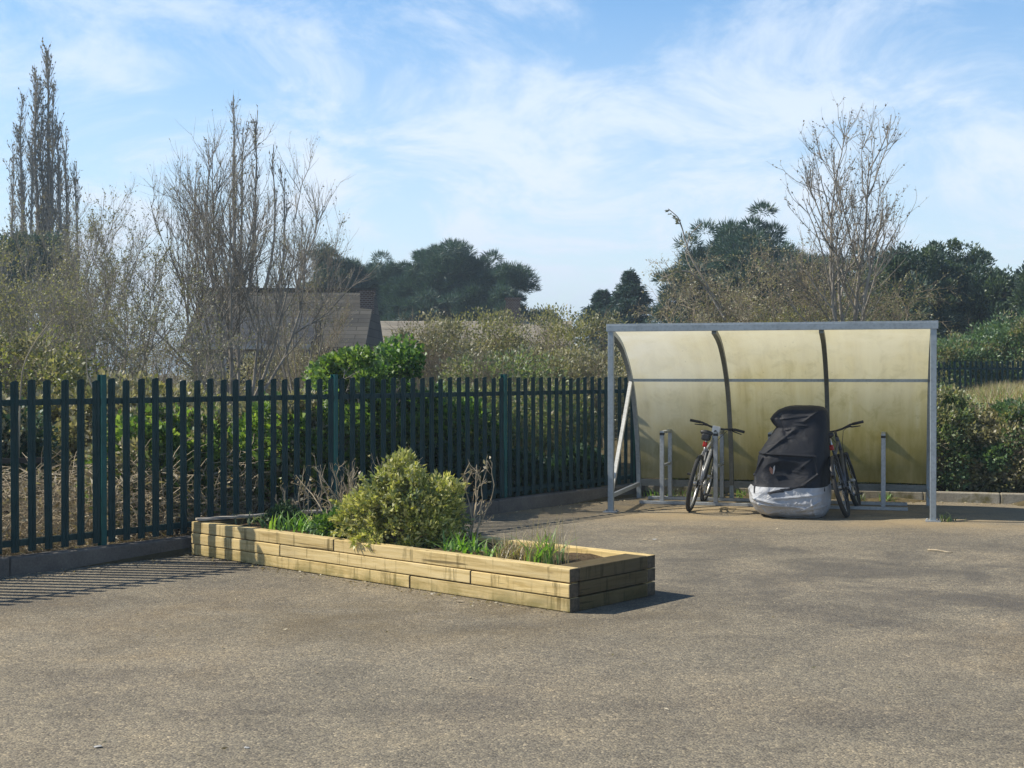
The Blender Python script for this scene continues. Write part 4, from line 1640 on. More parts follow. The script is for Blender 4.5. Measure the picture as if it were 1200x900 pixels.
for i, (px, py, Y, w, lab) in enumerate([(1062, 282, 46, 4.4, "dark bushy evergreen beside the tall bare tree"),
                                         (1118, 290, 47, 3.8, "tallest dark evergreen above the shelter's far corner"),
                                         (1162, 306, 46, 3.2, "dark evergreen sloping down over the bright green bushes"),
                                         (1228, 292, 44, 2.4, "dark evergreen cut by the picture edge above the hedge"),
                                         (1025, 305, 48, 3.0, "grey green evergreen half hidden by the tall bare tree")]):
    p_ = pt(px, py, Y)
    rng_ = 60 + i
    bush("evergreen_tree", rng_, (p_.x, Y, 0.6), (w * 0.42, w * 0.4, (p_.z - 0.6) * (0.95, 1.02, 0.88, 0.98, 0.9)[i]), lab, "evergreen tree", 'holm', "dark evergreens behind the shelter", nc=150, cr=0.42, nl=230, L=0.14, W=0.065, twigs=60, bark='bark_dark', up=0.5, zmin=-0.8, inner=0.4,
         extra=[('holmlit', 0.3, 0.13, 0.06, "pale_foliage")])

# houses
def prism_roof(m, x0, x1, y0, y1, z0, z1, yr=None):
    """ridge along x"""
    yr = (y0 + y1) / 2 if yr is None else yr
    vs = [(x0, y0, z0), (x1, y0, z0), (x1, y1, z0), (x0, y1, z0), (x0, yr, z1), (x1, yr, z1)]
    m.add(vs, [(0, 1, 5, 4), (2, 3, 4, 5), (0, 4, 3), (1, 2, 5), (3, 2, 1, 0)])


def uv_slope(o):
    me = o.data
    uv = me.uv_layers.new(name="UVMap")
    for p in me.polygons:
        n = p.normal
        u = Vector((1, 0, 0)) if abs(n.x) < 0.7 else Vector((0, 1, 0))
        v = n.cross(u).normalized()
        for li in p.loop_indices:
            c = me.vertices[me.loops[li].vertex_index].co
            uv.data[li].uv = (c.dot(u), c.dot(v))


def make_house():
    root = empty("bungalow", (-7.4, 41, 0.3), 0, "grey tiled bungalow with a slate lean-to half hidden by the wide leafless tree", "house")
    m = MB(); m.box((0.6, 0, 0.95), (4.8, 5.4, 1.9)); m.build("wall", M['render'], root)
    m = MB(); prism_roof(m, -2.1, 3.2, -3.2, 3.2, 1.9, 3.86)
    r = m.build("roof", M['tile'], root); uv_slope(r)
    m = MB(); m.box((0.55, 0, 3.885), (5.3, 0.24, 0.09)); m.build("ridge_tiles", M['tile_pale'], r); 
    m = MB(); m.box((3.02, -0.75, 3.42), (0.38, 0.45, 0.62)); m.box((3.02, -0.75, 3.76), (0.45, 0.52, 0.07))
    ch = m.build("chimney", M['brick'], r)
    m = MB()
    m.add([(-1.4, -5.0, 2.10), (1.95, -5.0, 2.10), (1.95, -2.9, 2.92), (-1.4, -2.9, 2.92), (1.95, -2.9, 2.0), (-1.4, -2.9, 2.0)],
          [(0, 1, 2, 3), (1, 4, 2), (0, 3, 5), (0, 5, 4, 1)])
    lr = m.build("lean_to_roof", M['tile_dark'], root); uv_slope(lr)
    m = MB(); m.box((0.25, -4.0, 1.0), (3.1, 1.7, 2.0)); m.build("lean_to_wall", M['render'], root)
    m = MB(); m.box((0.27, -5.03, 2.03), (3.4, 0.05, 0.14)); m.build("fascia", M['upvc'], root)
    m = MB(); m.box((0.2, -4.87, 1.35), (1.2, 0.05, 0.9)); w = m.build("window", M['upvc'], root)
    m = MB(); m.box((0.2, -4.90, 1.35), (1.06, 0.03, 0.76)); m.build("pane", M['darkglass'], w)


make_house()


def make_long_house():
    root = empty("long_house", (-1.9, 56, 0.3), 0, "low pale roofed building with a brick chimney behind the tan scrub", "house")
    m = MB(); m.box((0, 0, 1.2), (8.2, 5.4, 2.4)); m.build("wall", M['render'], root)
    m = MB(); prism_roof(m, -4.4, 4.4, -3.1, 3.1, 2.4, 3.5); r = m.build("roof", M['tile_pale'], root); uv_slope(r)
    m = MB(); m.box((1.95, 0, 3.75), (0.6, 0.6, 1.3)); m.box((1.95, 0, 4.43), (0.70, 0.70, 0.08)); m.build("chimney", M['brick'], r)
    for x in (-2.6, 0.4, 2.7):
        m = MB(); m.box((x, -2.72, 1.5), (1.1, 0.06, 0.9)); w = m.build("window", M['upvc'], root)
        m = MB(); m.box((x, -2.755, 1.5), (0.96, 0.03, 0.76)); m.build("pane", M['darkglass'], w)


make_long_house()

# ---- middle distance, beyond the fence
bt = bare_tree
bt("leafless_tree", 71, (-4.65, 22.5, 0.6), 4.5, 1.95, 9, "wide leafless tree fanning from a low fork, the broadest bare tree", "tree", n1=64, n2=600, n3=4600, ang=30, trop=0.12, nleaf=4500, lsize=0.032, r0=0.05, leafm='sallow')
bt("sallow_shrub", 72, (-6.4, 21.0, 0.6), 3.5, 1.9, 9, "grey green twiggy sallow beside the wide leafless tree", "shrub", "twiggy sallows", n1=50, n2=420, n3=2400, ang=34, trop=0.10, nleaf=7000, lsize=0.038, r0=0.033, leafm='sallow')
bt("sallow_shrub", 73, (-8.2, 23.5, 0.6), 3.35, 1.9, 9, "taller twiggy sallow in front of the dark evergreen below the poplars", "shrub", "twiggy sallows", n1=50, n2=420, n3=2400, ang=34, trop=0.10, nleaf=8000, lsize=0.040, r0=0.033, leafm='scrub')
bt("sallow_shrub", 74, (-4.0, 25.0, 0.6), 4.0, 1.0, 5, "thin twiggy sallow between the wide leafless tree and the grey roof", "shrub", "twiggy sallows", n1=22, n2=120, n3=600, ang=26, trop=0.14, nleaf=1800, lsize=0.036, r0=0.03, leafm='sallow')
bt("sallow_shrub", 76, (-4.9, 17.6, 0.4), 2.3, 1.2, 8, "low twiggy sallow close behind the tan bramble heap", "shrub", "twiggy sallows", n1=45, n2=360, n3=2000, ang=38, trop=0.07, nleaf=5000, lsize=0.036, r0=0.024, leafm='sallow')
bt("sallow_shrub", 77, (-4.35, 28.0, 0.6), 3.0, 1.5, 9, "thin twiggy sallow standing in front of the slate lean-to", "shrub", "twiggy sallows", n1=40, n2=260, n3=1300, ang=30, trop=0.10, nleaf=1800, lsize=0.036, r0=0.026, leafm='sallow', bark='bark_pale')
bt("sallow_shrub", 78, (-6.9, 17.2, 0.4), 2.45, 1.7, 10, "bare twiggy sallow growing through the bramble heap at the picture edge", "shrub", "twiggy sallows", n1=55, n2=420, n3=2600, ang=38, trop=0.08, nleaf=4500, lsize=0.036, r0=0.024, leafm='scrub')
bt("sallow_shrub", 79, (-8.6, 27.0, 0.6), 4.3, 1.7, 10, "pale twiggy sallow filling the gap beside the wide leafless tree", "shrub", "twiggy sallows", n1=55, n2=480, n3=3200, ang=32, trop=0.11, nleaf=5000, lsize=0.040, r0=0.03, leafm='sallow')
bt("sallow_shrub", 75, (-7.2, 18.5, 0.5), 2.6, 1.4, 8, "low twiggy sallow leaning over the bramble heap", "shrub", "twiggy sallows", n1=45, n2=360, n3=2000, ang=38, trop=0.07, nleaf=7000, lsize=0.038, r0=0.026, leafm='scrub')

bush("bramble_thicket", 81, (-6.3, 16.2, 0.3), (1.5, 1.1, 1.75), "yellow green bramble heap behind the fence at the picture edge", "bramble", 'yellow', "bramble heaps behind the fence", nc=64, cr=0.26, nl=150, L=0.050, W=0.030, twigs=300, inner=0.5, extra=[('tan', 0.5, 0.06, 0.04, "dead_leaves"), ('scrub', 0.5, 0.05, 0.03, "old_leaves")])
bush("bramble_thicket", 82, (-4.6, 15.6, 0.3), (1.25, 0.9, 1.12), "tan bramble heap of dead leaves below the twiggy sallows", "bramble", 'tan', "bramble heaps behind the fence", nc=130, cr=0.24, nl=140, L=0.065, W=0.04, twigs=140, bark='deadstem', extra=[('scrub', 0.6, 0.06, 0.04, "live_leaves")])
bush("bramble_thicket", 83, (-5.9, 14.0, 0.2), (1.0, 0.65, 1.15), "dark low bramble heap close behind the fence by the picture edge", "bramble", 'ivydark', "bramble heaps behind the fence", nc=90, cr=0.22, nl=130, L=0.06, W=0.04, twigs=100, extra=[('tan', 0.5, 0.06, 0.04, "dead_leaves")])
bush("bramble_thicket", 84, (-3.35, 15.0, 0.2), (0.9, 0.75, 1.0), "brown bramble heap at the foot of the wide leafless tree", "bramble", 'tan', "bramble heaps behind the fence", nc=90, cr=0.22, nl=140, L=0.06, W=0.04, twigs=120, bark='deadstem', extra=[('privet', 0.7, 0.06, 0.04, "live_leaves")])

# ivy heap and hedge right behind the fence
FA = math.atan2(FD.y, FD.x)
IV = "ivy heaps behind the fence"
for sd, t, off, rad, lf, nm, lab, cat, grp, kw in [
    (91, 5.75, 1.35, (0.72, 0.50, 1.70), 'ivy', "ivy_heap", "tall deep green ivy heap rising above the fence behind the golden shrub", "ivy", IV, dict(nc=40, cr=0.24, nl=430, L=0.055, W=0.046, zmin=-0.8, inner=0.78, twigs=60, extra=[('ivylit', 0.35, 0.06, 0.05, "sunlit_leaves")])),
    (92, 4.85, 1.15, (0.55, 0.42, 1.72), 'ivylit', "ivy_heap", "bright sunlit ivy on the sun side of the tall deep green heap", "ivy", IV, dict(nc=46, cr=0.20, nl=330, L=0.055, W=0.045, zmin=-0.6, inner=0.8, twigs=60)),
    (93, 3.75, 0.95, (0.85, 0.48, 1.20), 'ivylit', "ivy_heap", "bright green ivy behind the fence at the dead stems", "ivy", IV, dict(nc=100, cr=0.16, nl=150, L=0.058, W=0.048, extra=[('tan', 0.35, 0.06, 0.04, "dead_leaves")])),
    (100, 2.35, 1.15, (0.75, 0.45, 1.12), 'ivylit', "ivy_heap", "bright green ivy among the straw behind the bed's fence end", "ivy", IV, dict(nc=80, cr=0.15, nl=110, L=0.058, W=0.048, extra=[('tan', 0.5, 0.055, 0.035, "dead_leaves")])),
    (94, 6.60, 1.15, (0.65, 0.50, 1.28), 'privet', "ivy_heap", "ivy heap level with the fence top beside the tall deep green one", "ivy", IV, dict(nc=90, cr=0.19, nl=70, L=0.055, W=0.04, extra=[('ivy', 0.6, 0.06, 0.05, "sunlit_leaves")])),
    (95, 7.45, 1.45, (0.85, 0.50, 1.25), 'privet', "privet_bush", "dull green privet behind the fence near the shelter", "privet", "privets behind the fence", dict(nc=90, cr=0.20, nl=80, L=0.05, W=0.03, twigs=110, bark='bark_pale', extra=[('scrub', 0.6, 0.05, 0.03, "pale_leaves")])),
    (96, 9.05, 1.45, (0.80, 0.50, 1.25), 'privet', "privet_bush", "dull green privet in the fence corner behind the shelter's near side", "privet", "privets behind the fence", dict(nc=90, cr=0.20, nl=80, L=0.05, W=0.03, twigs=110, bark='bark_pale', extra=[('scrub', 0.6, 0.05, 0.03, "pale_leaves")])),
    (97, 6.75, 0.44, (0.85, 0.15, 0.50), 'ivydark', "ivy_heap", "low dark ivy at the foot of the fence between the golden shrub and shelter", "ivy", IV, dict(nc=100, cr=0.13, nl=140, L=0.05, W=0.04)),
    (98, 5.45, 0.44, (0.70, 0.15, 0.60), 'ivydark', "ivy_heap", "dark ivy at the fence foot just past the golden shrub", "ivy", IV, dict(nc=90, cr=0.13, nl=140, L=0.05, W=0.04)),
    (99, 8.25, 0.42, (0.60, 0.15, 0.48), 'ivydark', "ivy_heap", "low dark ivy at the fence foot beside the shelter's near post", "ivy", IV, dict(nc=70, cr=0.12, nl=140, L=0.05, W=0.04)),
]:
    kw.setdefault('twigs', 24)
    bush(nm, sd, tuple(fen(t, off, 0.12)), rad, lab, cat, lf, grp, rot=FA, **kw)

# tan scrub in the middle
for i, (px, py, Y, w, lf, lab) in enumerate([(505, 380, 24, 1.2, 'tan', "tan scrub bush behind the tall ivy heap"), (560, 372, 25, 1.3, 'scrub', "olive scrub bush below the chimney of the low pale house"),
                                             (625, 366, 26, 1.35, 'scrub', "olive scrub bush with pale blossom in the gap of open sky"), (690, 372, 25, 1.25, 'scrub', "olive scrub bush next to the shelter's near post"),
                                             (600, 410, 20, 1.2, 'privet', "green scrub bush peeping over the fence"), (690, 415, 20.5, 0.9, 'tan', "brown scrub bush peeping over the fence by the shelter")]):
    p_ = pt(px, py, Y)
    bush("scrub_bush", 110 + i, (p_.x, Y, 0.5), (w, w * 0.8, p_.z - 0.5), lab, "scrub", lf, "scrub bushes beyond the fence", nc=66, cr=0.27, nl=110, L=0.055, W=0.030, twigs=260, bark='bark_pale', up=0.5, inner=0.65,
         extra=[('sallow', 0.4, 0.05, 0.03, "buds")] + ([('blossom', 0.04, 0.06, 0.05, "blossom")] if i in (2, 3) else []))

for i, (px, py, Y, w, lf, lab) in enumerate([(190, 405, 30, 1.3, 'tan', "brown scrub in front of the bungalow's blind end wall"), (318, 404, 30, 1.1, 'tan', "brown scrub below the slate lean-to of the bungalow"), (372, 412, 29, 0.9, 'tan', "brown scrub between the slate lean-to and the sunlit ivy")]):
    p_ = pt(px, py, Y)
    bush("scrub_bush", 118 + i, (p_.x, Y, 0.5), (w, w * 0.8, p_.z - 0.5), lab, "scrub", lf, "scrub bushes beyond the fence", nc=70, cr=0.26, nl=70, L=0.06, W=0.032, twigs=150, bark='bark_pale', up=0.5)

# ---- over the shelter
bt("bare_tree", 121, (6.25, 25.0, 1.2), 4.95, 1.15, 5, "tall bare tree with open twigs above the shelter", "tree", n1=34, n2=210, n3=800, ang=36, trop=0.14, nleaf=1800, lsize=0.05, r0=0.065, leafm='bud', up=1.0, bark='bark')
for i, (px, py, Y, w, lab) in enumerate([(880, 290, 27, 1.5, "tan thorn thicket with arching stems over the shelter"), (940, 300, 26, 1.5, "olive thorn thicket at the foot of the tall bare tree"),
                                         (840, 330, 25, 1.2, "lower tan thorn thicket over the shelter's first bay"), (1010, 325, 27, 1.3, "olive thorn thicket on the far side of the tall bare tree")]):
    p_ = pt(px, py, Y)
    bt("thorn_thicket", 130 + i, (p_.x, Y, 1.0), p_.z - 1.0, w * 1.5, 11, lab, "thorn bush", "thorn thickets behind the shelter", n1=70, n2=430, n3=2200, ang=46, trop=-0.02, nleaf=5500, lsize=0.038, r0=0.028, leafm='scrub' if i % 2 else 'tan', bark='bark_pale', up=1.0, tips=0.7)
    bush("thorn_undergrowth", 140 + i, (p_.x, Y - 0.5, 0.9), (w * 0.9, w * 0.6, (p_.z - 0.9) * 0.62), "olive leafy growth under the " + lab.split(" with")[0].split(" at ")[0].split(" on ")[0].split(" over ")[0] + (" by the arching stems", " by the tall bare tree's foot", " over the first bay", " past the tall bare tree")[i],
         "undergrowth", 'scrub', "leafy growth below the thorns", nc=90, cr=0.24, nl=55, L=0.055, W=0.030, twigs=120, bark='bark_pale')


def arching_stem():
    rng = np.random.default_rng(9)
    root = base_empty("arching_bramble", (5.0, 26, 1.2), "long bramble stems arching up against the sky over the shelter", "bramble")
    lines = []
    for pts in ([(850, 370), (826, 330), (808, 300), (800, 270), (795, 255), (783, 245)], [(850, 370), (828, 338), (812, 320), (803, 300), (808, 275), (822, 262)],
                [(850, 375), (825, 335), (808, 318), (795, 318), (780, 324), (772, 330)]):
        q = [pt(x, y, 26 + rng.uniform(-0.15, 0.15)) for x, y in pts]
        sp_ = []
        for a, b in zip(q[:-1], q[1:]):
            for k in range(4):
                sp_.append(np.array(a + (b - a) * k / 4))
        sp_.append(np.array(q[-1]))
        sp_ = np.array(sp_)
        sp_[1:-1] = (sp_[:-2] + sp_[1:-1] * 2 + sp_[2:]) / 4
        lines.append(sp_)
    P = np.stack(lines)
    Rr = np.linspace(0.022, 0.008, P.shape[1])[None].repeat(len(lines), 0)
    T, TR = sprout(rng, P, 26, 0.35, 50, 0.05, 0.006, 4, 0.15, 0.2)
    put("stems", join([tubes(P, Rr, 5), tubes(T, TR, 3)]), M['bark'], root, True)
    p, d = on_lines(rng, T, 120, 0.2)
    put("young_leaves", leaves(rng, p, d + rng.normal(0, 0.6, d.shape), 0.07, 0.04), LEAF['sallow'], root)


arching_stem()

# bright bushes beyond the far fence, right of the shelter
for i, (px, py, Y, w, lab) in enumerate([(1120, 398, 34, 1.2, "bright green bush close to the shelter's far corner"), (1160, 384, 35, 1.4, "bright green bush in the middle of the three beyond the far railings"), (1212, 368, 34, 1.5, "largest bright green bush at the picture edge")]):
    p_ = pt(px, py, Y)
    bush("green_bush", 150 + i, (p_.x, Y, 0.8), (w, w * 0.8, p_.z - 0.8), lab, "bush", 'bright', "bright green bushes behind the shelter", nc=130, cr=0.27, nl=90, L=0.085, W=0.045, twigs=110, up=0.4, bark='bark_pale', extra=[('scrub', 0.5, 0.07, 0.04, "pale_leaves")])


def far_fence():
    rng = random.Random(2)
    root = empty("far_railings", (11.0, 31.5, 1.0), 0, "short stretch of dark railings on the bank behind the hedge", "fence")
    m = MB()
    for i in range(62):
        x = -3.4 + i * 0.125
        m.box((x, 0, 0.35), (0.055, 0.012, 1.10 + rng.uniform(-0.02, 0.02)))
    m.build("pale_panel", M['fence'], root)
    m = MB()
    m.box((0.4, 0.02, 0.72), (7.8, 0.03, 0.05)); m.box((0.4, 0.02, 0.1), (7.8, 0.03, 0.05))
    m.build("fence_rail", M['fence'], root)


far_fence()

# ---- bank hedge behind the rear kerb
for i, (s, w, h, lf, lab) in enumerate([(0.75, 0.62, 1.25, 'privet', "hedge shrub behind the shelter's first bay"), (1.75, 0.62, 1.30, 'ivydark', "hedge shrub behind the shelter's middle bay"),
                                        (2.75, 0.62, 1.30, 'privet', "hedge shrub behind the shelter's last bay"), (3.75, 0.62, 1.28, 'privet', "hedge shrub just past the shelter's far post"),
                                        (4.75, 0.66, 1.30, 'tan', "brown leaved hedge shrub on the bank between green ones"), (5.75, 0.66, 1.30, 'privet', "hedge shrub at the picture edge beyond the shelter"),
                                        (6.8, 0.66, 1.35, 'ivydark', "hedge shrub cut by the picture edge")]):
    p_ = shelt(s, REAR + 0.72, 0.1)
    bush("hedge_shrub", 160 + i, tuple(p_), (w * (1.0, 0.9, 1.05, 0.92, 1.1, 0.9, 1.0)[i], 0.42, h * (0.9, 0.96, 0.88, 0.95, 0.82, 0.93, 0.88)[i]), lab, "hedge", lf, "hedge shrubs on the bank behind the rear kerb", rot=S_ANG, nc=62, cr=0.20, nl=170, L=0.048, W=0.030, twigs=170, bark='deadstem', zmin=-0.9, inner=0.7,
         extra=[('tan', 0.28, 0.05, 0.035, "dead_leaves"), ('scrub', 0.45, 0.055, 0.035, "live_leaves"), ('bright', 0.5, 0.055, 0.04, "green_leaves")])


def scatter_blades(name, seed, n, xy, L, W, lean, leaf, label, kind='stuff'):
    rng = np.random.default_rng(seed)
    P = xy(rng, n)
    V, F = blades(rng, P, L, W, lean, 3)
    o = quads_obj(name, V, F, LEAF[leaf])
    return tag(o, label, kind=kind)


def bank_xy(rng, n):
    s = rng.uniform(2.6, 10, n); d = REAR + rng.uniform(1.0, 8.5, n) ** 1.0
    q = np.stack([SL.x + SA.x * s + SB.x * d, SL.y + SA.y * s + SB.y * d], 1)
    return np.array([(x, y, terrain(x, y) - 0.01) for x, y in q])


scatter_blades("dry_grass", 170, 26000, bank_xy, 0.26, 0.010, 0.9, 'straw', "dry straw coloured grass on the bank above the hedge")
scatter_blades("green_grass", 171, 9000, bank_xy, 0.22, 0.010, 0.8, 'lime', "sparse green grass among the straw on the bank")


def dead_undergrowth():
    """flattened dead bracken and bramble canes at the foot of the fence"""
    rng = np.random.default_rng(180)
    n = 9500
    t = rng.uniform(-5.5, 3.0, n)
    o = 0.24 + rng.random(n) ** 1.3 * 2.2
    hmax = 0.75 - 0.25 * np.abs(o - 0.9)
    z = 0.1 + rng.random(n) ** 1.4 * np.maximum(0.15, hmax)
    P0 = np.stack([F0.x + FD.x * t + FN.x * o, F0.y + FD.y * t + FN.y * o, z], 1)
    d = norm(rng.normal(0, 1, (n, 3)) * np.array([1, 1, 0.55]))
    Ls = rng.uniform(0.10, 0.48, n)
    pts = [P0]
    p = P0
    for k in range(4):
        d = d + rng.normal(0, 0.18, (n, 3)); d[:, 2] -= 0.06; d = norm(d)
        p = p + d * (Ls / 4)[:, None]
        pts.append(p)
    Q = np.stack(pts, 1)
    # canes stay behind the pales
    off = (Q[..., 0] - F0.x) * FN.x + (Q[..., 1] - F0.y) * FN.y
    push = np.maximum(0, 0.20 - off)
    Q[..., 0] += FN.x * push; Q[..., 1] += FN.y * push
    Q[..., 2] = np.maximum(Q[..., 2], 0.1)
    rr = rng.uniform(0.0020, 0.0062, n)[:, None] * np.linspace(1, 0.5, 5)[None]
    o1 = quads_obj("dead_canes", *tubes(Q, rr, 3), M['deadstem'], None, True)
    tag(o1, "tangle of dead pale canes at the foot of the fence", kind='stuff')
    n = 9000
    t = rng.uniform(-5.5, 3.4, n)
    o = 0.24 + rng.random(n) ** 1.2 * 2.4
    z = 0.1 + rng.random(n) ** 1.7 * 0.62
    P0 = np.stack([F0.x + FD.x * t + FN.x * o, F0.y + FD.y * t + FN.y * o, z], 1)
    V, F = leaves(rng, P0, rng.normal(0, 1, (n, 3)) * np.array([1, 1, 0.6]), 0.085, 0.020)
    o2 = quads_obj("dead_bracken", V, F, LEAF['dry'])
    tag(o2, "tan dead bracken and leaf litter behind the fence", kind='stuff')


dead_undergrowth()


def loose_canes():
    """single pale canes that stand out against the scrub"""
    rng = np.random.default_rng(190)
    specs = [([(24, 445), (30, 420), (45, 395), (62, 374)], 13.6, "pale cane arching over the fence near the picture edge"),
             ([(101, 415), (102, 440), (112, 462), (120, 480)], 13.4, "thin pale cane hanging over the fence beside a pale")]
    for pts, Y, lab in specs:
        q = [np.array(pt(x, y, Y)) for x, y in pts]
        foot = np.array((q[0][0] - 0.05, Y + 0.02, 0.15)) if pts[0][1] > 430 else None
        line = ([foot] if foot is not None else [q[-1] + np.array((0.05, 0.1, -1.0))]) + (q if foot is not None else q[::-1])
        P = np.array(line)
        ts = np.linspace(0, len(P) - 1, 13)
        Q = np.stack([np.interp(ts, np.arange(len(P)), P[:, k]) for k in range(3)], 1)
        Q[1:-1] = (Q[:-2] + 2 * Q[1:-1] + Q[2:]) / 4
        root = base_empty("bramble_cane", tuple(Q[0]), lab, "bramble cane", "single bramble canes")
        put("cane", tubes(Q[None], np.linspace(0.011, 0.006, 13)[None], 5), M['deadstem'], root, True)


loose_canes()

# ---- plants in the bed
def planter_shrub():
    rng = np.random.default_rng(200)
    base = plan(2.10, 0.47, 0.23)
    root = base_empty("golden_shrub", tuple(base), "rounded golden variegated shrub overhanging the middle of the timber bed", "shrub")
    b = np.array(base)
    st = []
    for q in range(14):
        e = b + unit(rng, 1, 0.1)[0] * np.array((0.44, 0.36, 0.54))
        st.append(trunk_line(rng, b + rng.normal(0, 0.06, 3) * np.array((1, 1, 0)), e, 6, 0.03))
    P = np.stack(st)
    T, TR = sprout(rng, P, 220, 0.22, 40, 0.12, 0.0035, 4, 0.12, 0.25)
    put("stems", join([tubes(P, np.stack([taper(0.012, 0.004, 6)] * 14), 5), tubes(T, TR, 3)]), M['bark'], root, True)
    parts = []
    blobs = [((0.02, 0.0, 0.24), (0.44, 0.38, 0.33), 130), ((-0.02, 0.02, 0.46), (0.20, 0.22, 0.24), 55), ((0.27, -0.02, 0.35), (0.19, 0.22, 0.24), 45), ((-0.32, 0.02, 0.20), (0.20, 0.22, 0.20), 40), ((0.02, -0.25, 0.12), (0.42, 0.2, 0.2), 60)]
    for c, r_, nc in blobs:
        # blob x runs along the picture, which is close to world x here
        p, d = clumps(rng, b + np.array(c), r_, int(nc * 0.62), 0.066, 62, -0.75, 0.6, 1.0, up=0.55, jit=0.5)
        parts.append(leaves(rng, p, d, 0.038, 0.020, 0.35, 0.6))
    SH, SR = sprout(rng, P, 150, 0.23, 40, 0.05, 0.0028, 5, 0.10, 0.55, 1.0, 0.0)
    sp_, sd_ = on_lines(rng, SH, 5200, 0.25)
    parts.append(leaves(rng, sp_, sd_ * 0.7 + rng.normal(0, 0.6, sd_.shape), 0.042, 0.022, 0.35, 0.6))
    put("foliage", join(parts), LEAF['gold'], root)
    put("shoots", tubes(SH, SR, 3), M['bark'], root, True)
    p, d = clumps(rng, b + np.array((0.02, 0, 0.22)), (0.46, 0.38, 0.34), 90, 0.08, 60, -0.8, 0.3)
    put("inner_leaves", leaves(rng, p, d, 0.036, 0.020), LEAF['privet'], root)


planter_shrub()


def rosette(name, seed, s, w, n, L, W, lean, leaf, label, cat, group, spread=0.10, second=None):
    rng = np.random.default_rng(seed)
    base = plan(s, w, 0.225)
    root = base_empty(name, tuple(base), label, cat, group)
    P = np.array(base)[None] + np.concatenate([rng.normal(0, spread, (n, 2)), np.zeros((n, 1))], 1)
    put("blades", blades(rng, P, L, W, lean, 4), LEAF[leaf], root)
    if second:
        n2, L2, W2, le2, lf2 = second
        P = np.array(base)[None] + np.concatenate([rng.normal(0, spread * 1.2, (n2, 2)), np.zeros((n2, 1))], 1)
        put("dry_blades", blades(rng, P, L2, W2, le2, 4), LEAF[lf2], root)
    return root


G = "green clumps in the timber bed"
rosette("leafy_clump", 210, 3.35, 0.40, 90, 0.20, 0.022, 0.9, 'lime', "bright green leafy clump towards the fence end of the bed", "plant", G, 0.13)
rosette("leafy_clump", 218, 3.95, 0.55, 70, 0.15, 0.018, 0.9, 'privet', "dull green clump in the corner of the bed at the fence", "plant", G, 0.12)
rosette("leafy_clump", 211, 3.05, 0.50, 60, 0.16, 0.026, 0.9, 'lime', "smaller green leafy clump next to the golden shrub's low side", "plant", G, 0.10)
bush("small_bush", 212, tuple(plan(3.72, 0.55, 0.22)), (0.15, 0.15, 0.22), "small dark green bush nearest the fence in the bed", "bush", 'ivydark', G, nc=40, cr=0.05, nl=60, L=0.03, W=0.018, twigs=10)
bush("small_bush", 213, tuple(plan(2.72, 0.34, 0.22)), (0.20, 0.18, 0.26), "fresh green little bush against the golden shrub", "bush", 'ivy', G, nc=50, cr=0.06, nl=60, L=0.035, W=0.022, twigs=10)
rosette("leafy_clump", 214, 1.38, 0.34, 70, 0.17, 0.024, 1.0, 'lime', "strappy green clump in the open soil past the golden shrub", "plant", G, 0.07)
rosette("leafy_clump", 215, 1.08, 0.36, 70, 0.13, 0.024, 1.0, 'lime', "low dark strappy clump in the middle of the bare end", "plant", G, 0.10)
rosette("grass_tuft", 216, 0.84, 0.36, 130, 0.20, 0.009, 0.9, 'straw', "dry straw tuft beside the tall green blades", "grass tuft", G, 0.08)
rosette("grass_tuft", 217, 0.52, 0.38, 60, 0.23, 0.022, 0.7, 'lime', "tall green bladed tuft with straw stalks near the bed's front corner", "grass tuft", G, 0.07, (110, 0.34, 0.005, 0.5, 'straw'))


def dead_shrub(name, seed, s, w, n, H, label, spread=0.16, tw=60):
    rng = np.random.default_rng(seed)
    base = np.array(plan(s, w, 0.22))
    root = base_empty(name, tuple(base), label, "shrub", "bare stemmed shrubs in the bed")
    st = []
    for q in range(n):
        e = base + np.array((rng.normal(0, spread), rng.normal(0, spread), H * rng.uniform(0.55, 1.0)))
        st.append(trunk_line(rng, base + np.array((rng.normal(0, spread * 0.5), rng.normal(0, spread * 0.5), 0)), e, 6, 0.04))
    P = np.stack(st)
    T, TR = sprout(rng, P, tw, H * 0.35, 36, 0.10, 0.004, 4, 0.14, 0.2)
    T2, TR2 = sprout(rng, T, tw * 2, H * 0.15, 40, 0.06, 0.0025, 3, 0.14, 0.2)
    put("stems", join([tubes(P, np.stack([taper(0.0075, 0.003, 6)] * n), 5), tubes(T, TR, 3), tubes(T2, TR2, 3)]), M['deadstem'], root, True)
    p, d = on_lines(rng, T2, 60)
    put("dead_leaves", leaves(rng, p, d + rng.normal(0, 0.7, d.shape), 0.035, 0.018), LEAF['dry'], root)


dead_shrub("bare_shrub", 220, 3.15, 0.80, 16, 0.62, "widest thicket of bare tan stems at the back of the bed before the fence", 0.20, 110)
dead_shrub("bare_shrub", 221, 2.62, 0.86, 9, 0.72, "bare stems just behind the golden shrub on its fence side", 0.12, 50)
dead_shrub("bare_shrub", 222, 1.72, 0.86, 6, 0.68, "few tall bare stems rising beyond the golden shrub's far side", 0.10, 26)
dead_shrub("bare_shrub", 223, 3.75, 0.78, 10, 0.42, "short bare tan stems at the fence end of the bed", 0.13, 50)

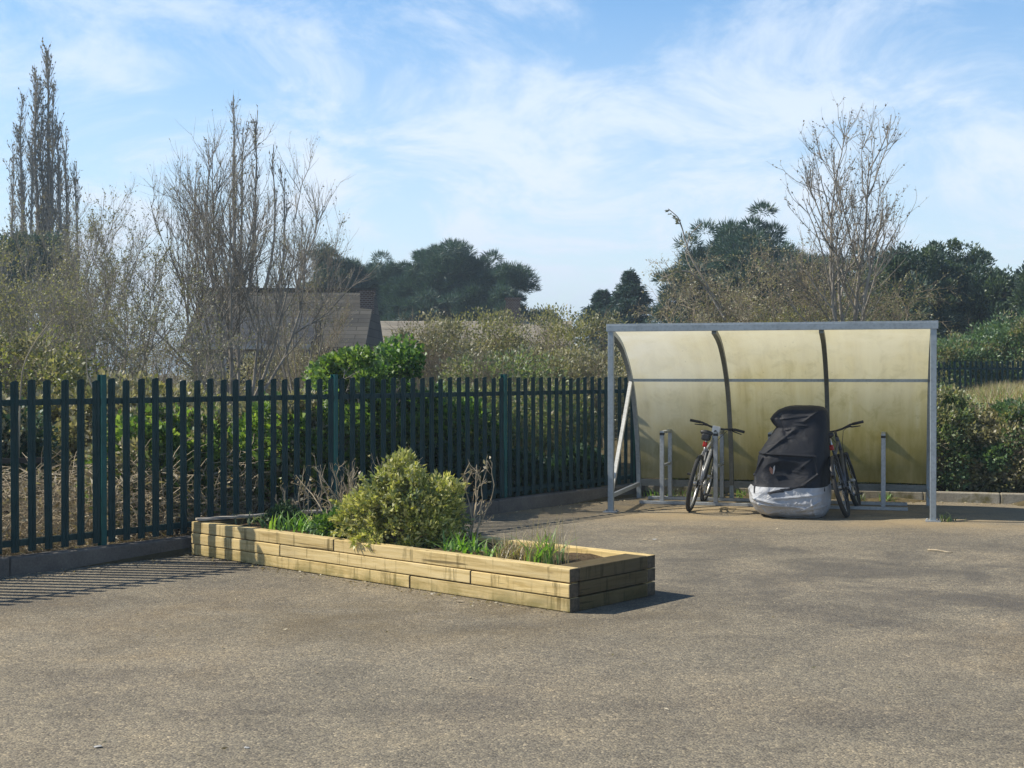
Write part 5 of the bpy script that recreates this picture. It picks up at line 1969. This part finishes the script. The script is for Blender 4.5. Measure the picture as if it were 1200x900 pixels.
# ---- weeds on the kerbs, litter on the tarmac
def weeds():
    rng = random.Random(6)
    k = 0
    for s, d in [(0.35, 2.16), (0.6, 2.20), (0.95, 2.18), (1.25, 2.20), (2.75, 2.20), (3.1, 2.2), (3.72, 0.02), (0.15, 1.98)]:
        p = shelt(s, d, 0.0)
        r2 = np.random.default_rng(230 + k)
        root = base_empty("weed", tuple(p), "small green weed rooted along the shelter's rear kerb" if d > 1 else "small green weed at the foot of the shelter's far post", "weed", "weeds along the rear kerb" if d > 1 else None)
        P = np.array(p)[None] + np.concatenate([r2.normal(0, 0.05, (26, 2)), np.zeros((26, 1))], 1)
        put("blades", blades(r2, P, 0.11, 0.014, 0.9, 3), LEAF['lime' if k % 2 else 'privet'], root)
        k += 1


weeds()


def litter():
    rng = np.random.default_rng(240)
    # dry stick past the shelter's far post
    a = pt(1088, 0, 12.1); b = pt(1117, 0, 11.9)
    m = MB()
    A = Vector((a.x, a.y, 0.010)); B = Vector((b.x, b.y, 0.012))
    m.tube([A, A + (B - A) * 0.35 + Vector((0, 0.006, 0.006)), A + (B - A) * 0.7 + Vector((0, -0.008, 0.002)), B], [0.009, 0.008, 0.006, 0.004], 6)
    o = m.build("dry_stick", M['deadstem'])
    tag(o, "pale dry stick lying on the tarmac in front of the shelter's far post", "stick")
    spots = [(113, 935 - 200 + 200, None)]
    for i, (px, py, s, lab) in enumerate([(114, 877, 0.015, "pale crumpled scrap on the tarmac near the camera"), (288, 878, 0.010, "tiny pale pebble on the tarmac near the camera"),
                                          (768, 633, 0.020, "white scrap on the tarmac behind the bed's corner"), (757, 633, 0.018, "brown scrap beside the white one behind the bed"),
                                          (540, 706, 0.020, "dead brown leaf at the foot of the timber bed"), (420, 671, 0.018, "curled leaf fragment near the timber bed's foot")]):
        Y = 1560 * 1.62 / (py - 437)
        p = pt(px, py, Y)
        rr = np.random.default_rng(250 + i)
        m = MB()
        n = 9
        vs = [(0, 0, s * 0.55)] + [(s * rr.uniform(0.7, 1.4) * math.cos(2 * math.pi * k / n) * 1.3, s * rr.uniform(0.7, 1.3) * math.sin(2 * math.pi * k / n), 0.002 + s * rr.uniform(0, 0.35)) for k in range(n)]
        fs = [(0, 1 + k, 1 + (k + 1) % n) for k in range(n)]
        m.add(vs, fs)
        o = m.build("litter_scrap" if i not in (4, 5) else "fallen_leaf", M['upvc'] if i in (0, 1, 2) else M['deadstem'], loc=(p.x, p.y, 0.001))
        tag(o, lab, "litter" if i not in (4, 5) else "leaf")


litter()


def low_barrier():
    root = empty("low_railing", (-5.35, 13.2, 0.12), 0.35, "low dark railing half buried in the brambles at the picture edge", "railing")
    m = MB()
    m.box((0, 0, 0.62), (1.5, 0.04, 0.05)); m.box((0, 0, 0.12), (1.5, 0.04, 0.05))
    m.build("rail", M['black'], root)
    m = MB()
    for i in range(10):
        m.box((-0.7 + i * 0.155, 0, 0.37), (0.025, 0.02, 0.46))
    m.build("bars", M['black'], root)


low_barrier()


def leaf_litter():
    """crumbs of leaf and straw gathered along the kerbs and the foot of the bed"""
    rng = np.random.default_rng(300)
    n = 520
    t = rng.uniform(-4, T_CORNER, n); o = -np.abs(rng.normal(0, 0.16, n)) - 0.01
    A = np.stack([F0.x + FD.x * t + FN.x * o, F0.y + FD.y * t + FN.y * o], 1)
    q = (A - np.array(PN)) @ np.array(PU); w = (A - np.array(PN)) @ np.array(PV)
    A = A[~((q > -0.02) & (q < PLEN + 0.1) & (w > -0.02) & (w < PWID + 0.02))]
    n = 300
    t = rng.uniform(0, PLEN, n); o = -np.abs(rng.normal(0, 0.09, n)) - 0.012
    B = np.stack([PN.x + PU.x * t + PV.x * o, PN.y + PU.y * t + PV.y * o], 1)
    n = 420
    t = rng.uniform(0.1, 6, n); o = REAR - np.abs(rng.normal(0, 0.16, n)) - 0.01
    C = np.stack([SL.x + SA.x * t + SB.x * o, SL.y + SA.y * t + SB.y * o], 1)
    D = np.stack([rng.uniform(-4, 5, 160), rng.uniform(5.6, 14, 160)], 1)
    q = (D - np.array(PN)) @ np.array(PU); w = (D - np.array(PN)) @ np.array(PV)
    off = (D - np.array(F0)) @ np.array(FN)
    D = D[~((q > -0.02) & (q < PLEN + 0.1) & (w > -0.02) & (w < PWID + 0.02)) & (off < -0.05)]
    P = np.concatenate([A, B, C, D])
    P = np.concatenate([P, np.full((len(P), 1), 0.006)], 1)
    d = rng.normal(0, 1, P.shape) * np.array([1, 1, 0.12])
    V, F = leaves(rng, P, d, 0.028, 0.011, 0.2, 0.6)
    V[:, 2] = np.maximum(V[:, 2], 0.002)
    o_ = quads_obj("leaf_litter", V, F, LEAF['dry'])
    tag(o_, "crumbs of dead leaf and straw along the kerbs and the timber bed", kind='stuff')


leaf_litter()


def haze():
    k = NT("pale_air")
    k.t.nodes.remove(k.b)
    v = k.n("ShaderNodeVolumePrincipled")
    v.inputs['Color'].default_value = (0.66, 0.84, 1.0, 1)
    v.inputs['Density'].default_value = 0.0012
    v.inputs['Anisotropy'].default_value = 0.1
    k.l(v.outputs[0], k.out.inputs['Volume'])
    m = MB()
    m.box((0, 0, 14.0), (5990, 5990, 32.0))
    # the far sheet of ground ends inside the box
    o = m.build("haze", k.m)
    tag(o, "thin pale spring haze in the air", kind='stuff')


haze()
